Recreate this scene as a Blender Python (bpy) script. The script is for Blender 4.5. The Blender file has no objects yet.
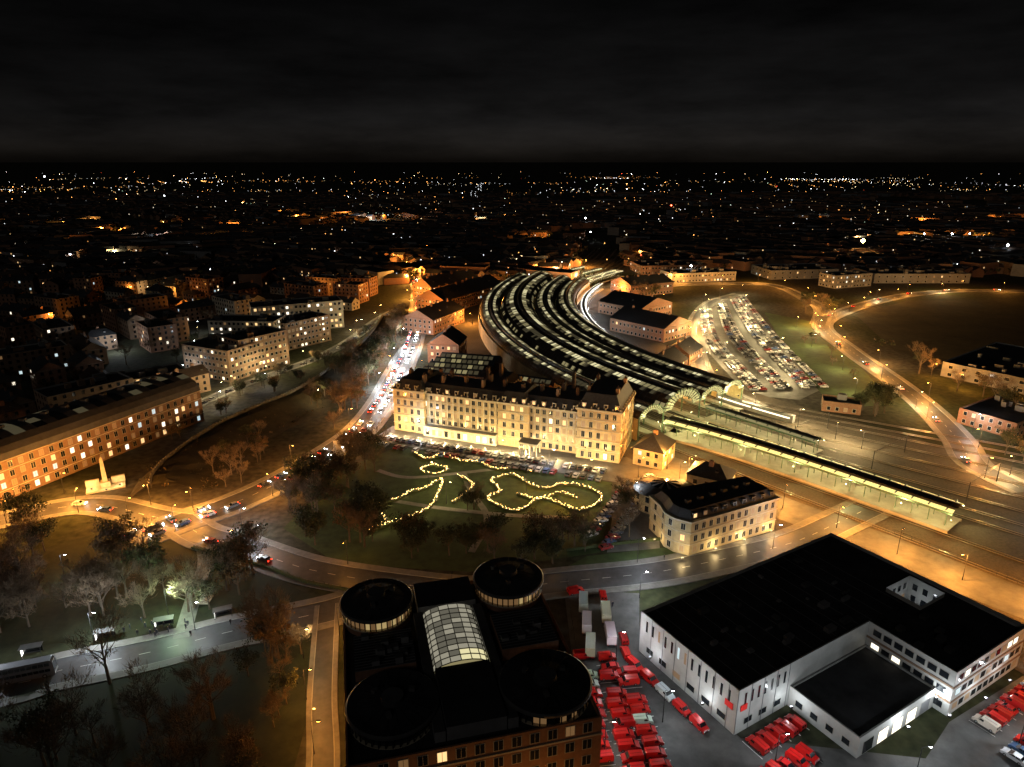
import bpy, bmesh, math, random
from mathutils import Vector, Matrix
R=random.Random(11)
sc=bpy.context.scene
sc.view_settings.view_transform='Standard'; sc.view_settings.look='None'; sc.view_settings.exposure=0
col=sc.collection
# ---------------------------------------------------------------- materials
MATS={}
def nd(nt,t,**k):
    n=nt.nodes.new(t)
    for a,b in k.items(): setattr(n,a,b)
    return n
def M(name,c,rough=.8,var=.3,scl=.4,metal=0.,em=None,es=0.,objcol=False,bump=0.,sampled=True,stain=.05,spec=.3):
    m=bpy.data.materials.new(name); m.use_nodes=True; nt=m.node_tree
    b=nt.nodes['Principled BSDF']; L=nt.links
    b.inputs['Roughness'].default_value=rough; b.inputs['Metallic'].default_value=metal
    b.inputs['Specular IOR Level'].default_value=spec
    tc=nd(nt,'ShaderNodeTexCoord'); n1=nd(nt,'ShaderNodeTexNoise'); n1.inputs['Scale'].default_value=scl; n1.inputs['Detail'].default_value=6; n1.inputs['Roughness'].default_value=.65
    L.new(tc.outputs['Object'],n1.inputs['Vector'])
    n2=nd(nt,'ShaderNodeTexNoise'); n2.inputs['Scale'].default_value=stain; n2.inputs['Detail'].default_value=4
    L.new(tc.outputs['Object'],n2.inputs['Vector'])
    ad=nd(nt,'ShaderNodeMath',operation='ADD'); L.new(n1.outputs[0],ad.inputs[0]); L.new(n2.outputs[0],ad.inputs[1])
    mr=nd(nt,'ShaderNodeMapRange'); L.new(ad.outputs[0],mr.inputs[0])
    mr.inputs[1].default_value=.7; mr.inputs[2].default_value=1.3; mr.inputs[3].default_value=1-var; mr.inputs[4].default_value=1+var
    mx=nd(nt,'ShaderNodeVectorMath',operation='MULTIPLY')
    if objcol:
        oi=nd(nt,'ShaderNodeObjectInfo'); L.new(oi.outputs['Color'],mx.inputs[0])
    else: mx.inputs[0].default_value=c[:3]
    L.new(mr.outputs[0],mx.inputs[1]); L.new(mx.outputs[0],b.inputs['Base Color'])
    if bump:
        bp=nd(nt,'ShaderNodeBump'); bp.inputs['Strength'].default_value=bump; bp.inputs['Distance'].default_value=.1
        L.new(n1.outputs[0],bp.inputs['Height']); L.new(bp.outputs[0],b.inputs['Normal'])
    if em:
        b.inputs['Emission Color'].default_value=(*em,1); b.inputs['Emission Strength'].default_value=es
        if not sampled: m.cycles.emission_sampling='NONE'
    MATS[name]=m; return m
M('asphalt',(.055,.055,.058),.5,.4,.5,bump=.1); M('asphalt_worn',(.085,.083,.08),.6,.5,.3)
M('concrete',(.28,.27,.24),.75,.35,.3); M('pavement',(.15,.145,.135),.8,.35,.6); M('kerb',(.28,.28,.27),.8)
M('paint',(.7,.7,.67),.6,.3,2); M('grass',(.018,.022,.009),.95,.6,.3,bump=.3); M('lawn',(.035,.055,.017),.95,.5,.3,bump=.3)
M('bank_grass',(.032,.026,.014),.95,.6,.25,bump=.5)
M('ballast',(.07,.058,.045),.95,.5,1.2,bump=.4); M('rail_steel',(.3,.27,.24),.35,.2,2,metal=.8)
M('brick',(.22,.12,.075),.85,.3,1.2); M('brown_brick',(.2,.13,.085),.85,.3,1.); M('yellow_brick',(.42,.33,.19),.8,.35,.9,stain=.12)
M('stone',(.42,.38,.29),.8,.3,.9); M('wall_stone',(.1,.09,.07),.85,.5,.9); M('white_clad',(.42,.42,.4),.5,.22,.3); M('grey_clad',(.16,.16,.165),.55,.25,.4)
M('office_stone',(.36,.3,.18),.8,.3,.8); M('render_cream',(.34,.3,.23),.8,.25,.7)
M('slate',(.035,.036,.04),.6,.5,1.5); M('shed_slate',(.07,.055,.042),.7,.5,.8); M('roof_felt',(.03,.03,.032),.85,.6,.25,stain=.08); M('roof_tile',(.055,.036,.028),.85,.4,1.5)
M('roof_lead',(.07,.07,.07),.5,.4,.4); M('trim_white',(.5,.5,.47),.6,.15); M('dark_metal',(.03,.03,.032),.45,.2,metal=.5)
M('iron_green',(.05,.09,.06),.5,.2)
M('glass_dark',(.015,.018,.022),.12,.2,1.,spec=.7); M('frame',(.35,.34,.3),.7,.1)
M('win_warm',(.3,.2,.1),.4,.6,1.,em=(1.,.62,.26),es=1.3,sampled=False)
M('win_white',(.3,.3,.3),.4,.2,1.,em=(1.,.9,.7),es=1.7,sampled=False)
M('win_dim',(.2,.15,.1),.4,.2,1.,em=(1.,.55,.22),es=.14,sampled=False)
M('win_band',(.2,.15,.1),.4,.2,1.,em=(1.,.72,.3),es=.4,sampled=False)
M('win_cool',(.2,.2,.2),.4,.2,1.,em=(.75,.95,1.),es=.8,sampled=False)
M('glaze_a',(.1,.1,.08),.3,.2,1.,em=(1.,.9,.5),es=.8,sampled=False)  # glaze panes glow by themselves, standing in for lights under the glass
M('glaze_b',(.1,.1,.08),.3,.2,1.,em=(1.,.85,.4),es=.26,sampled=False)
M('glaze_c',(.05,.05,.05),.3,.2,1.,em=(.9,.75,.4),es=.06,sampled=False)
M('glaze_gable',(.1,.1,.08),.3,.2,1.,em=(.85,.9,.4),es=.42,sampled=False)  # gable glass given its own glow in place of the lit interior
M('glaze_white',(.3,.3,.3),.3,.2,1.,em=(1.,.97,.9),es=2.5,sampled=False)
M('atrium_glass',(.2,.2,.17),.25,.2,1.,em=(1.,.93,.7),es=.3,sampled=False)
M('atrium_dim',(.2,.2,.17),.25,.2,1.,em=(1.,.93,.7),es=.12,sampled=False)
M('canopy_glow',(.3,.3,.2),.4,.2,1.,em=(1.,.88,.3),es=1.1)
M('red_sign',(.5,.02,.02),.5,.1,1.,em=(1.,.05,.03),es=.2)
M('bark',(.09,.07,.05),.9,.3,2); M('twig',(.12,.085,.055),.9,.3,2)
M('leaf_dark',(.035,.042,.018),.8,.4,1.); M('leaf_light',(.07,.07,.028),.8,.4,1.); M('leaf_brown',(.12,.075,.03),.85,.4,1.)
M('hedge_leaf',(.05,.065,.025),.9,.5,3,bump=.5)
M('car_paint',(1,1,1),.28,.05,2,objcol=True,spec=.6); M('tyre',(.02,.02,.02),.9); M('hub',(.4,.4,.42),.4,metal=.6)
M('car_glass',(.01,.012,.015),.08,.1,spec=.8); M('lamp_clear',(.6,.6,.6),.2); M('lamp_red',(.35,.01,.01),.3)
def E(name,c,s,sampled=True):
    M(name,(.1,.1,.1),.5,.1,1,em=c,es=s,sampled=sampled)
E('bulb_orange',(1.,.42,.08),60,False); E('bulb_white',(.95,.97,1.),80,False); E('bulb_yellow',(1.,.72,.3),60,False)
E('fairy',(1.,.6,.2),20,False); E('headlight',(1.,.95,.85),110,False); E('taillight',(1.,.03,.01),22,False)
M('skin',(.35,.2,.14),.6,.1); M('cloth',(.04,.045,.06),.9,.2)
def attr_mat(name):
    m=bpy.data.materials.new(name); m.use_nodes=True; nt=m.node_tree; nt.nodes.clear()
    o=nd(nt,'ShaderNodeOutputMaterial'); e=nd(nt,'ShaderNodeEmission'); a=nd(nt,'ShaderNodeAttribute'); a.attribute_name='col'
    nt.links.new(a.outputs['Color'],e.inputs['Color']); nt.links.new(e.outputs[0],o.inputs['Surface'])
    m.cycles.emission_sampling='NONE'; MATS[name]=m
attr_mat('lamp_glow')
# ---------------------------------------------------------------- mesh builder
class MB:
    def __init__(s): s.v=[];s.f=[];s.m=[];s.slots=[];s.c=[]
    def mi(s,m):
        if m not in s.slots: s.slots.append(m)
        return s.slots.index(m)
    def add(s,vs,fs,m,c=None):
        o=len(s.v); s.v.extend(vs); k=s.mi(m)
        for f in fs:
            s.f.append([o+i for i in f]); s.m.append(k)
            if c is not None: s.c.extend([c]*len(f))
    def quad(s,a,b,c,d,m): s.add([a,b,c,d],[(0,1,2,3)],m)
    def prism(s,poly,z0,z1,mw,mt=None):
        n=len(poly); vs=[(x,y,z0) for x,y in poly]+[(x,y,z1) for x,y in poly]
        s.add(vs,[(i,(i+1)%n,n+(i+1)%n,n+i) for i in range(n)],mw)
        s.add([(x,y,z1) for x,y in poly],[tuple(range(n))],mt or mw)
        s.add([(x,y,z0) for x,y in poly],[tuple(range(n))],mw)
    def box(s,cx,cy,z0,z1,hx,hy,ang,mw,mt=None):
        ca,sa=math.cos(ang),math.sin(ang)
        s.prism([(cx+ca*x-sa*y,cy+sa*x+ca*y) for x,y in((-hx,-hy),(hx,-hy),(hx,hy),(-hx,hy))],z0,z1,mw,mt)
    def tube(s,p,q,r0,r1,m,n=5):
        p=Vector(p);q=Vector(q);d=(q-p).normalized()
        u=d.cross(Vector((0,0,1)) if abs(d.z)<.95 else Vector((1,0,0))).normalized();w=d.cross(u)
        vs=[]
        for c,r in((p,r0),(q,r1)):
            for i in range(n):
                a=2*math.pi*i/n; vs.append(tuple(c+u*math.cos(a)*r+w*math.sin(a)*r))
        s.add(vs,[(i,(i+1)%n,n+(i+1)%n,n+i) for i in range(n)]+[tuple(range(n,2*n))],m)
    def octa(s,x,y,z,r,m,c=None):
        s.add([(x+r,y,z),(x,y+r,z),(x-r,y,z),(x,y-r,z),(x,y,z+r),(x,y,z-r)],[(0,1,4),(1,2,4),(2,3,4),(3,0,4),(1,0,5),(2,1,5),(3,2,5),(0,3,5)],m,c)
    def mesh(s,name):
        me=bpy.data.meshes.new(name); me.from_pydata(s.v,[],s.f)
        for k in s.slots: me.materials.append(MATS[k])
        me.polygons.foreach_set('material_index',s.m)
        if s.c:
            a=me.color_attributes.new('col','FLOAT_COLOR','CORNER'); fl=[]
            for c in s.c: fl.extend((c[0],c[1],c[2],1))
            a.data.foreach_set('color',fl)
        me.update(); return me
    def obj(s,name):
        o=bpy.data.objects.new(name,s.mesh(name)); col.objects.link(o); return o
def inst(me,name,x,y,z=0,rot=0,s=1,color=None,parent=None):
    o=bpy.data.objects.new(name,me); o.location=(x,y,z); o.rotation_euler=(0,0,rot); o.scale=(s,s,s) if not isinstance(s,tuple) else s
    if color: o.color=(*color,1)
    col.objects.link(o); return o
def cat(pts,n=6):
    P=[pts[0]]+list(pts)+[pts[-1]]; out=[]
    for i in range(1,len(P)-2):
        a,b,c,d=P[i-1:i+3]
        for k in range(n):
            t=k/n
            out.append(tuple(.5*((2*b[j])+(-a[j]+c[j])*t+(2*a[j]-5*b[j]+4*c[j]-d[j])*t*t+(-a[j]+3*b[j]-3*c[j]+d[j])*t**3) for j in range(2)))
    out.append(tuple(pts[-1])); return out
def norms(pts):
    r=[]
    for i in range(len(pts)):
        a=pts[max(0,i-1)];b=pts[min(len(pts)-1,i+1)];dx,dy=b[0]-a[0],b[1]-a[1];l=math.hypot(dx,dy) or 1
        r.append((dy/l,-dx/l))
    return r
def sweep(mb,pts,prof,mats):
    N=norms(pts);k=len(prof);vs=[]
    for p,n in zip(pts,N):
        for o,z in prof: vs.append((p[0]+n[0]*o,p[1]+n[1]*o,z))
    o=len(mb.v); mb.v.extend(vs)
    for i in range(len(pts)-1):
        for j in range(k-1):
            m=mats if isinstance(mats,str) else mats[j]
            mb.f.append([o+i*k+j,o+i*k+j+1,o+(i+1)*k+j+1,o+(i+1)*k+j]); mb.m.append(mb.mi(m))
def resample(pts,step,start=0):
    out=[];acc=-start
    for a,b in zip(pts,pts[1:]):
        l=math.hypot(b[0]-a[0],b[1]-a[1])
        while acc<=l:
            if acc>=0:
                t=acc/l if l else 0; out.append((a[0]+(b[0]-a[0])*t,a[1]+(b[1]-a[1])*t,math.atan2(b[1]-a[1],b[0]-a[0])))
            acc+=step
        acc-=l
    return out
def inpoly(x,y,P):
    c=False;j=len(P)-1
    for i in range(len(P)):
        if (P[i][1]>y)!=(P[j][1]>y) and x<(P[j][0]-P[i][0])*(y-P[i][1])/(P[j][1]-P[i][1])+P[i][0]: c=not c
        j=i
    return c
def inset(poly,d):
    n=len(poly);r=[]
    for i in range(n):
        a,b,c=Vector(poly[i-1]),Vector(poly[i]),Vector(poly[(i+1)%n])
        e1=(b-a).normalized();e2=(c-b).normalized();n1=Vector((-e1.y,e1.x));n2=Vector((-e2.y,e2.x))
        m=(n1+n2);k=m.length_squared
        p=b+m*(2*d/k) if k>1e-6 else b+n1*d
        r.append((p.x,p.y))
    return r
ZL=[.03]
def sheet(name,poly,mat,z=None):
    ZL[0]+=.006
    mb=MB(); mb.add([(x,y,z if z else ZL[0]) for x,y in poly],[tuple(range(len(poly)))],mat); return mb.obj(name)
def road(name,pts,w,mat='asphalt',kerb=True,marks=True,n=6,pw=2.5):
    P=cat(pts,n);ZL[0]+=.006;z=ZL[0];mb=MB();h=w/2
    if kerb:
        sweep(mb,P,[(-h-pw,0),(-h-pw,z+.11),(-h-.15,z+.11),(-h,z+.11),(-h,z),(h,z),(h,z+.11),(h+.15,z+.11),(h+pw,z+.11),(h+pw,0)],['pavement','pavement','kerb','kerb',mat,'kerb','kerb','pavement','pavement'])
    else: sweep(mb,P,[(-h,z),(h,z)],mat)
    if marks:
        for x,y,a in resample(P,6):
            c,s=math.cos(a)*1.2,math.sin(a)*1.2;u,v=-math.sin(a)*.06,math.cos(a)*.06
            mb.add([(x-c-u,y-s-v,z+.005),(x+c-u,y+s-v,z+.005),(x+c+u,y+s+v,z+.005),(x-c+u,y-s+v,z+.005)],[(0,1,2,3)],'paint')
    mb.obj(name);return P
# ---------------------------------------------------------------- windows / buildings
def pickwin(lit):
    r=R.random()
    if r<lit: return R.choice(['win_warm','win_warm','win_white','win_dim','win_dim','win_cool'])
    return 'glass_dark'
def windows(mb,a,b,z0,floors,fh,ww,wh,pitch,lit,frame=True,margin=1.,zoff=.9,styles=None,mull=False):
    dx,dy=b[0]-a[0],b[1]-a[1];l=math.hypot(dx,dy)
    if l<2.5 and margin>0: return
    dx/=l;dy/=l;nx,ny=dy,-dx
    n=max(1,int((l-2*margin)/pitch)); p=(l-2*margin)/n
    for f in range(floors):
        for i in range(n):
            s=margin+p*(i+.5);z=z0+f*fh+zoff
            m=styles() if styles else pickwin(lit)
            def q(hw,za,zb,off,mm):
                mb.add([(a[0]+dx*(s-hw)+nx*off,a[1]+dy*(s-hw)+ny*off,za),(a[0]+dx*(s+hw)+nx*off,a[1]+dy*(s+hw)+ny*off,za),
                        (a[0]+dx*(s+hw)+nx*off,a[1]+dy*(s+hw)+ny*off,zb),(a[0]+dx*(s-hw)+nx*off,a[1]+dy*(s-hw)+ny*off,zb)],[(0,1,2,3)],mm)
            if frame: q(ww/2+.14,z-.14,z+wh+.14,.03,'frame')
            q(ww/2,z,z+wh,.06,m)
            if mull: q(.04,z,z+wh,.085,'frame')
def band(mb,poly,z0,z1,off,mat):
    mb.prism(inset(poly,-off),z0,z1,mat)
def parapet(mb,poly,h,rim,par):
    ins=inset(poly,.35);n=len(poly)
    for i in range(n):
        j=(i+1)%n
        mb.add([(*poly[i],h),(*poly[j],h),(*ins[j],h),(*ins[i],h)],[(0,1,2,3)],rim)
        mb.add([(*ins[i],h),(*ins[j],h),(*ins[j],h-par),(*ins[i],h-par)],[(0,1,2,3)],rim)
    return ins
def flatroof(mb,poly,h,roof,rim='stone',par=.7):
    ins=parapet(mb,poly,h,rim,par)
    mb.add([(x,y,h-par) for x,y in ins],[tuple(range(len(ins)))],roof)
def wallsonly(mb,poly,z0,z1,m):
    n=len(poly)
    for i in range(n):
        j=(i+1)%n; mb.add([(*poly[i],z0),(*poly[j],z0),(*poly[j],z1),(*poly[i],z1)],[(0,1,2,3)],m)
def building(name,p0,p1,depth,h,floors,wall='brick',roof='slate',kind='gable',lit=.15,pitch=3.2,ww=1.3,wh=1.6,rh=None,frame=True,mull=False,styles=None,clutter=True):
    mb=MB();dx,dy=p1[0]-p0[0],p1[1]-p0[1];l=math.hypot(dx,dy);dx/=l;dy/=l;nx,ny=-dy,dx
    W=lambda x,y:(p0[0]+dx*x+nx*y,p0[1]+dy*x+ny*y)
    poly=[W(0,0),W(l,0),W(l,depth),W(0,depth)];fh=h/floors;ang=math.atan2(dy,dx)
    wallsonly(mb,poly,0,h,wall)
    for i in range(4): windows(mb,poly[i],poly[(i+1)%4],0,floors,fh,ww,wh,pitch,lit,frame,styles=styles,mull=mull)
    if kind=='flat':
        flatroof(mb,poly,h,roof,'kerb' if wall!='brick' else 'brick')
        if clutter:
            for _ in range(int(l*depth/120)+1):
                x,y=W(R.uniform(3,max(3.1,l-3)),R.uniform(2.5,max(2.6,depth-2.5)));mb.box(x,y,h-.69,h+R.uniform(.3,2.2),R.uniform(.6,2.4),R.uniform(.6,1.8),ang,R.choice(['grey_clad','roof_lead',wall]))
    else:
        rh=rh or depth*.32;o=.45;zi=h-.1
        along=l>=depth
        ins=0 if kind=='gable' else min(l,depth)*.45
        if along:
            e=[(*W(-o,-o),zi),(*W(l+o,-o),zi),(*W(l+o,depth+o),zi),(*W(-o,depth+o),zi),(*W(-o+ins,depth/2),h+rh),(*W(l+o-ins,depth/2),h+rh)]
            mb.add(e,[(0,1,5,4),(2,3,4,5)],roof)
            if kind=='gable': mb.add([(*W(0,0),h),(*W(0,depth),h),(*W(0,depth/2),h+rh-.15)],[(0,1,2)],wall);mb.add([(*W(l,0),h),(*W(l,depth),h),(*W(l,depth/2),h+rh-.15)],[(0,1,2)],wall)
            else: mb.add(e,[(1,2,5),(3,0,4)],roof)
        else:
            e=[(*W(-o,-o),zi),(*W(l+o,-o),zi),(*W(l+o,depth+o),zi),(*W(-o,depth+o),zi),(*W(l/2,-o+ins),h+rh),(*W(l/2,depth+o-ins),h+rh)]
            mb.add(e,[(1,2,5,4),(3,0,4,5)],roof)
            if kind=='gable': mb.add([(*W(0,0),h),(*W(l,0),h),(*W(l/2,0),h+rh-.15)],[(0,1,2)],wall);mb.add([(*W(0,depth),h),(*W(l,depth),h),(*W(l/2,depth),h+rh-.15)],[(0,1,2)],wall)
            else: mb.add(e,[(0,1,4),(2,3,5)],roof)
        mb.add([(*W(-o,-o),zi-.02),(*W(l+o,-o),zi-.02),(*W(l+o,depth+o),zi-.02),(*W(-o,depth+o),zi-.02)],[(0,1,2,3)],'frame')
        if clutter:
            nn=max(1,int(l/9))
            for k in range(nn):
                s=(k+.5)*l/nn if along else l/2
                t=depth/2+R.choice([-1.2,1.2]) if along else (k+.5)*depth/nn
                x,y=W(s,t);mb.box(x,y,h,h+rh+1.2,.8,.45,ang,'brick','roof_tile');mb.box(x,y,h+rh+1.2,h+rh+1.6,.2,.2,ang,'roof_tile')
                if R.random()<.5:
                    x,y=W(s+2.5,depth*.25) if along else W(l*.25,t); mb.box(x,y,h+rh*.3,h+rh*.5+.25,.5,.6,ang,'roof_lead','glass_dark')
    return mb.obj(name)
# ---------------------------------------------------------------- ground
gx=[-40000,-12000,-4000,-1500,-700,-350,-150,0,150,350,700,1500,4000,12000,40000];gy=[-3000,-800,-100,60,130,220,320,450,650,950,1500,2500,5000,12000,40000]
gm=bpy.data.materials.new('ground');gm.use_nodes=True;nt=gm.node_tree;b=nt.nodes['Principled BSDF'];b.inputs['Roughness'].default_value=.95;b.inputs['Specular IOR Level'].default_value=.1
tc=nd(nt,'ShaderNodeTexCoord');na=nd(nt,'ShaderNodeTexNoise');na.inputs['Scale'].default_value=.012;na.inputs['Detail'].default_value=8
nb=nd(nt,'ShaderNodeTexNoise');nb.inputs['Scale'].default_value=.4;nb.inputs['Detail'].default_value=8
nt.links.new(tc.outputs['Object'],na.inputs['Vector']);nt.links.new(tc.outputs['Object'],nb.inputs['Vector'])
cr=nd(nt,'ShaderNodeValToRGB');cr.color_ramp.elements[0].position=.42;cr.color_ramp.elements[0].color=(.03,.034,.016,1);cr.color_ramp.elements[1].position=.58;cr.color_ramp.elements[1].color=(.06,.055,.048,1)
nt.links.new(na.outputs[0],cr.inputs[0]);mr=nd(nt,'ShaderNodeMapRange');mr.inputs[1].default_value=.3;mr.inputs[2].default_value=.7;mr.inputs[3].default_value=.55;mr.inputs[4].default_value=1.4
nt.links.new(nb.outputs[0],mr.inputs[0]);vm=nd(nt,'ShaderNodeVectorMath',operation='MULTIPLY');nt.links.new(cr.outputs[0],vm.inputs[0]);nt.links.new(mr.outputs[0],vm.inputs[1]);nt.links.new(vm.outputs[0],b.inputs['Base Color'])
MATS['ground']=gm;mb=MB()
for i in range(len(gx)-1):
    for j in range(len(gy)-1): mb.quad((gx[i],gy[j],0),(gx[i+1],gy[j],0),(gx[i+1],gy[j+1],0),(gx[i],gy[j+1],0),'ground')
mb.obj('ground')
sheet('park_grass',[(-190,80),(-40,80),(-45,150),(-90,178),(-125,190),(-175,150)],'grass')
sheet('garden_lawn',[(-46,254),(-10,240),(36,222),(33,205),(26,176),(-12,166),(-50,170),(-72,190),(-62,235)],'lawn')
sheet('forecourt',[(-52,277),(43,244),(60,250),(55,215),(48,200),(44,178),(28,176),(34,204),(38,222),(-46,256),(-58,262)],'asphalt_worn')
sheet('delivery_yard',[(14,85),(14,158),(34,156),(30,133),(47,106),(54,96),(135,96),(135,85)],'asphalt_worn')
sheet('delivery_apron',[(45,108),(80,103),(90,112),(116,126),(140,115),(135,96.1),(54,96.1)],'asphalt_worn')
sheet('car_park',[(143,519),(170,567),(200,580),(176,450),(164,334),(139,311),(116,318),(119,427)],'asphalt_worn')
sheet('grass_bank',[(192,511),(214,480),(203,400),(181,304),(150,300),(160,361),(176,440)],'lawn')
sheet('goods_yard',[(104,314),(125,289),(145,256),(134,246),(113,267),(92,292)],'concrete')
sheet('track_bed',[(20,800),(120,800),(92,640),(88,540),(92,430),(118,325),(205,215),(230,120),(118,120),(75,205),(44,245),(25,270),(-20,345),(-45,430),(-45,530),(-20,650)],'ballast')
sheet('service_road_surface',[(44,234),(66,215),(91,191),(110,166),(130,144),(150,122),(164,130),(138,159),(118,184),(88,217),(56,252)],'asphalt_worn')
sheet('waste_field',[(257,500),(325,556),(424,560),(500,520),(321,404),(247,366),(232,400)],'bank_grass')
sheet('verge',[(14,167),(52,176),(53,180),(22,174)],'lawn')
ST=[(-135,781),(-95,660),(-82,605),(-70,501),(-63,402),(-62,342),(-62,304),(-65,272),(-72,249),(-83.5,222.5),(-94.7,205.3),(-106,194),(-116,182)]
PST=road('station_road',ST,11)
PR2=road('gate_road',[(-108,196),(-96,186),(-83,180),(-57,167),(-30,160),(-8.6,157),(13,161),(39,165.5),(60,172),(84,181),(105,194),(135,214)],9)
PLR=road('bridge_road',[(-190,105),(-116,121),(-103,126.6),(-85,133),(-69,140.4),(-47,148.5),(-34,157)],9)
PLF=road('city_street',[(-104,194),(-116,197),(-138,205),(-153,202),(-175,187),(-200,170)],9)
PRR=road('ring_road',[(520,600),(450,598),(397,601),(332,576),(263,522),(218,469),(206,402),(200,339),(193.5,297),(184.5,261),(176,237),(180,215)],9)
PR3=road('access_road',[(216,469),(240,520),(245,559),(240,631),(175,635),(123,618),(95,600)],8)
road('park_path',[(-94,182),(-88,170),(-85,157),(-80,138)],4,'pavement',False,False)
for q in([(-50,232),(-38,226),(-18,230),(4,236)],[(-18,230),(-14,214),(-8,196),(-12,176)],[(-46,210),(-24,203),(0,198),(22,196)]): road('garden_path',q,2.2,'pavement',False,False)
POP=road('lane',[(-48,151),(-45,137),(-40.7,118),(-36,101),(-32,80)],4,marks=False,pw=1.2)
PC=road('carpark_road',[(196,585),(160,545),(128,470),(112,400),(104,340),(116,300)],6,marks=False)
PL2=road('walls_street',[(-150,300),(-140,330),(-128,355),(-114,385),(-104,425),(-98,480),(-90,520)],5,marks=False,pw=1.5)
# ---------------------------------------------------------------- rampart + wall
def rampart(pts):
    P=cat(pts,6);mb=MB();sweep(mb,P,[(-11,0),(-8,2.2),(-6,3.6),(-4,4.6),(-2,5),(1,4.7),(5,3.4),(9,1.8),(14,.7),(19,0)],'bank_grass')
    for i in range(len(mb.v)):
        x,y,z=mb.v[i]
        if z>.1: mb.v[i]=(x+R.uniform(-.6,.6),y+R.uniform(-.6,.6),z+R.uniform(-.3,.3))
    mb.obj('grass_rampart')
    mb=MB();Q=[(p[0]-n[0]*4.,p[1]-n[1]*4.) for p,n in zip(P,norms(P))]
    sweep(mb,Q,[(-.35,3.2),(-.35,5.6),(.35,5.6),(.35,3.2)],'wall_stone')
    for x,y,a in resample(Q,1.8): mb.box(x,y,5.6,6.2,.5,.22,a,'wall_stone')
    mb.obj('city_wall')
    mb=MB()
    for x,y,a in resample(P,1.6):
        for _ in range(3):
            o=R.uniform(-10,17);cx,cy=x+math.sin(a)*o,y-math.cos(a)*o;z=max(.3,4.6-abs(o+2)*.33);s0=R.uniform(.5,1.3)
            for _ in range(12):
                q=Vector((cx+R.gauss(0,s0*.6),cy+R.gauss(0,s0*.6),z+R.uniform(0,s0)));u=Vector((R.gauss(0,1),R.gauss(0,1),R.gauss(0,1))).normalized()*.3;w=Vector((R.gauss(0,1),R.gauss(0,1),R.gauss(0,1))).normalized()*.3
                mb.add([tuple(q-u),tuple(q+w),tuple(q+u),tuple(q-w)],[(0,1,2,3)],R.choice(['leaf_dark','leaf_brown','bank_grass']))
    mb.obj('rampart_shrubs')
rampart([(-120,212),(-124,230),(-118,270),(-99,314),(-88.6,376),(-86,430),(-88,478)])
rampart([(-175,128),(-152,148),(-138,166)])
# ---------------------------------------------------------------- train shed
C0=(349.,485.)
def arc(s,o):
    ph=math.radians(217-54.6*s/321.);return (C0[0]+(337-o)*math.cos(ph),C0[1]+(337-o)*math.sin(ph))
spans=[(-35,-20),(-20,4),(4,20),(20,35)]
mb=MB();NS=118;eave=9.;SL=340.
for a,b_ in spans:
    w=b_-a;hh=w*.27;K=12
    ring=[]
    for j in range(K+1):
        t=math.pi*(1-j/K);ring.append(((a+b_)/2+math.cos(t)*w/2*.985,eave+math.sin(t)*hh))
    for i in range(NS):
        s0,s1=SL*i/NS,SL*(i+1)/NS
        for j in range(K):
            m='shed_slate'
            if j in(4,7): m=R.choices(['glaze_a','glaze_b','glaze_c'],[.3,.42,.28])[0]
            if j in (3,8): m=R.choices(['shed_slate','glaze_c','glaze_b'],[.5,.4,.1])[0]
            if j in (1,10) and w>18: m=R.choices(['shed_slate','glaze_b'],[.7,.3])[0]
            p=arc(s0,ring[j][0]);q=arc(s0,ring[j+1][0]);r=arc(s1,ring[j+1][0]);t_=arc(s1,ring[j][0])
            mb.quad((*p,ring[j][1]),(*q,ring[j+1][1]),(*r,ring[j+1][1]),(*t_,ring[j][1]),m)
        for j in range(K):
            e=.14
            p=arc(s0,ring[j][0]);q=arc(s0,ring[j+1][0]);r=arc(s0+.6,ring[j+1][0]);t_=arc(s0+.6,ring[j][0])
            mb.quad((*p,ring[j][1]+e),(*q,ring[j+1][1]+e),(*r,ring[j+1][1]+e),(*t_,ring[j][1]+e),'roof_lead')
    cp=[arc(s,(a+b_)/2) for s in [SL*i/48 for i in range(49)]]
    sweep(mb,cp,[(-.7,eave+hh),(-.7,eave+hh+.9),(0,eave+hh+1.3),(.7,eave+hh+.9),(.7,eave+hh)],'roof_lead')
    for s_,g in((-.3,'glaze_gable'),(SL+.3,'glaze_b')):
        K2=16;cen=(a+b_)/2
        for j in range(K2):
            t0,t1=math.pi*j/K2,math.pi*(j+1)/K2
            for r0,r1,mm in((.58,.74,g),(.76,.92,g),(.92,1.02,'iron_green'),(.74,.76,'iron_green'),(.55,.58,'iron_green')):
                pts=[]
                for r,t in((r0,t0+.03),(r1,t0+.03),(r1,t1-.03),(r0,t1-.03)):
                    pts.append((*arc(s_,cen+math.cos(t)*w/2*r),eave+math.sin(t)*hh*1.25*r))
                mb.add(pts,[(0,1,2,3)],mm)
for o in(-35,-20,4,20,35):
    for i in range(0,35):
        p=arc(i*10,o);mb.tube((*p,0),(*p,eave),.35,.28,'iron_green',6)
for o in(-35.6,35.6): sweep(mb,[arc(SL*i/48,o) for i in range(49)],[(-.3,0),(-.3,9.3),(.3,9.3),(.3,0)],'yellow_brick')
mb.obj('train_shed')
def trackpath(o,n=20):
    far=[(120+o,900),(95+o,800),(60+o*.95,695)]
    mid=[arc(321-321*i/n,o) for i in range(n+1)]
    e=[(80+.6*s+.8*(o+(o+40)*s/220.),282-.8*s+.6*(o+(o+40)*s/220.)) for s in(30,60,90,120,160,200)]
    return far+mid+e
mb=MB()
for o in(-31,-23,-12,-7,0,8,16,24,32,38,44):
    P=cat(trackpath(o),3)
    for g in(-.72,.72): sweep(mb,P,[(g-.08,.18),(g-.08,.34),(g+.08,.34),(g+.08,.18)],'rail_steel')
    sweep(mb,P,[(-1.3,.2),(1.3,.2)],'ballast')
mb.obj('railway_tracks')
mb=MB()
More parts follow.
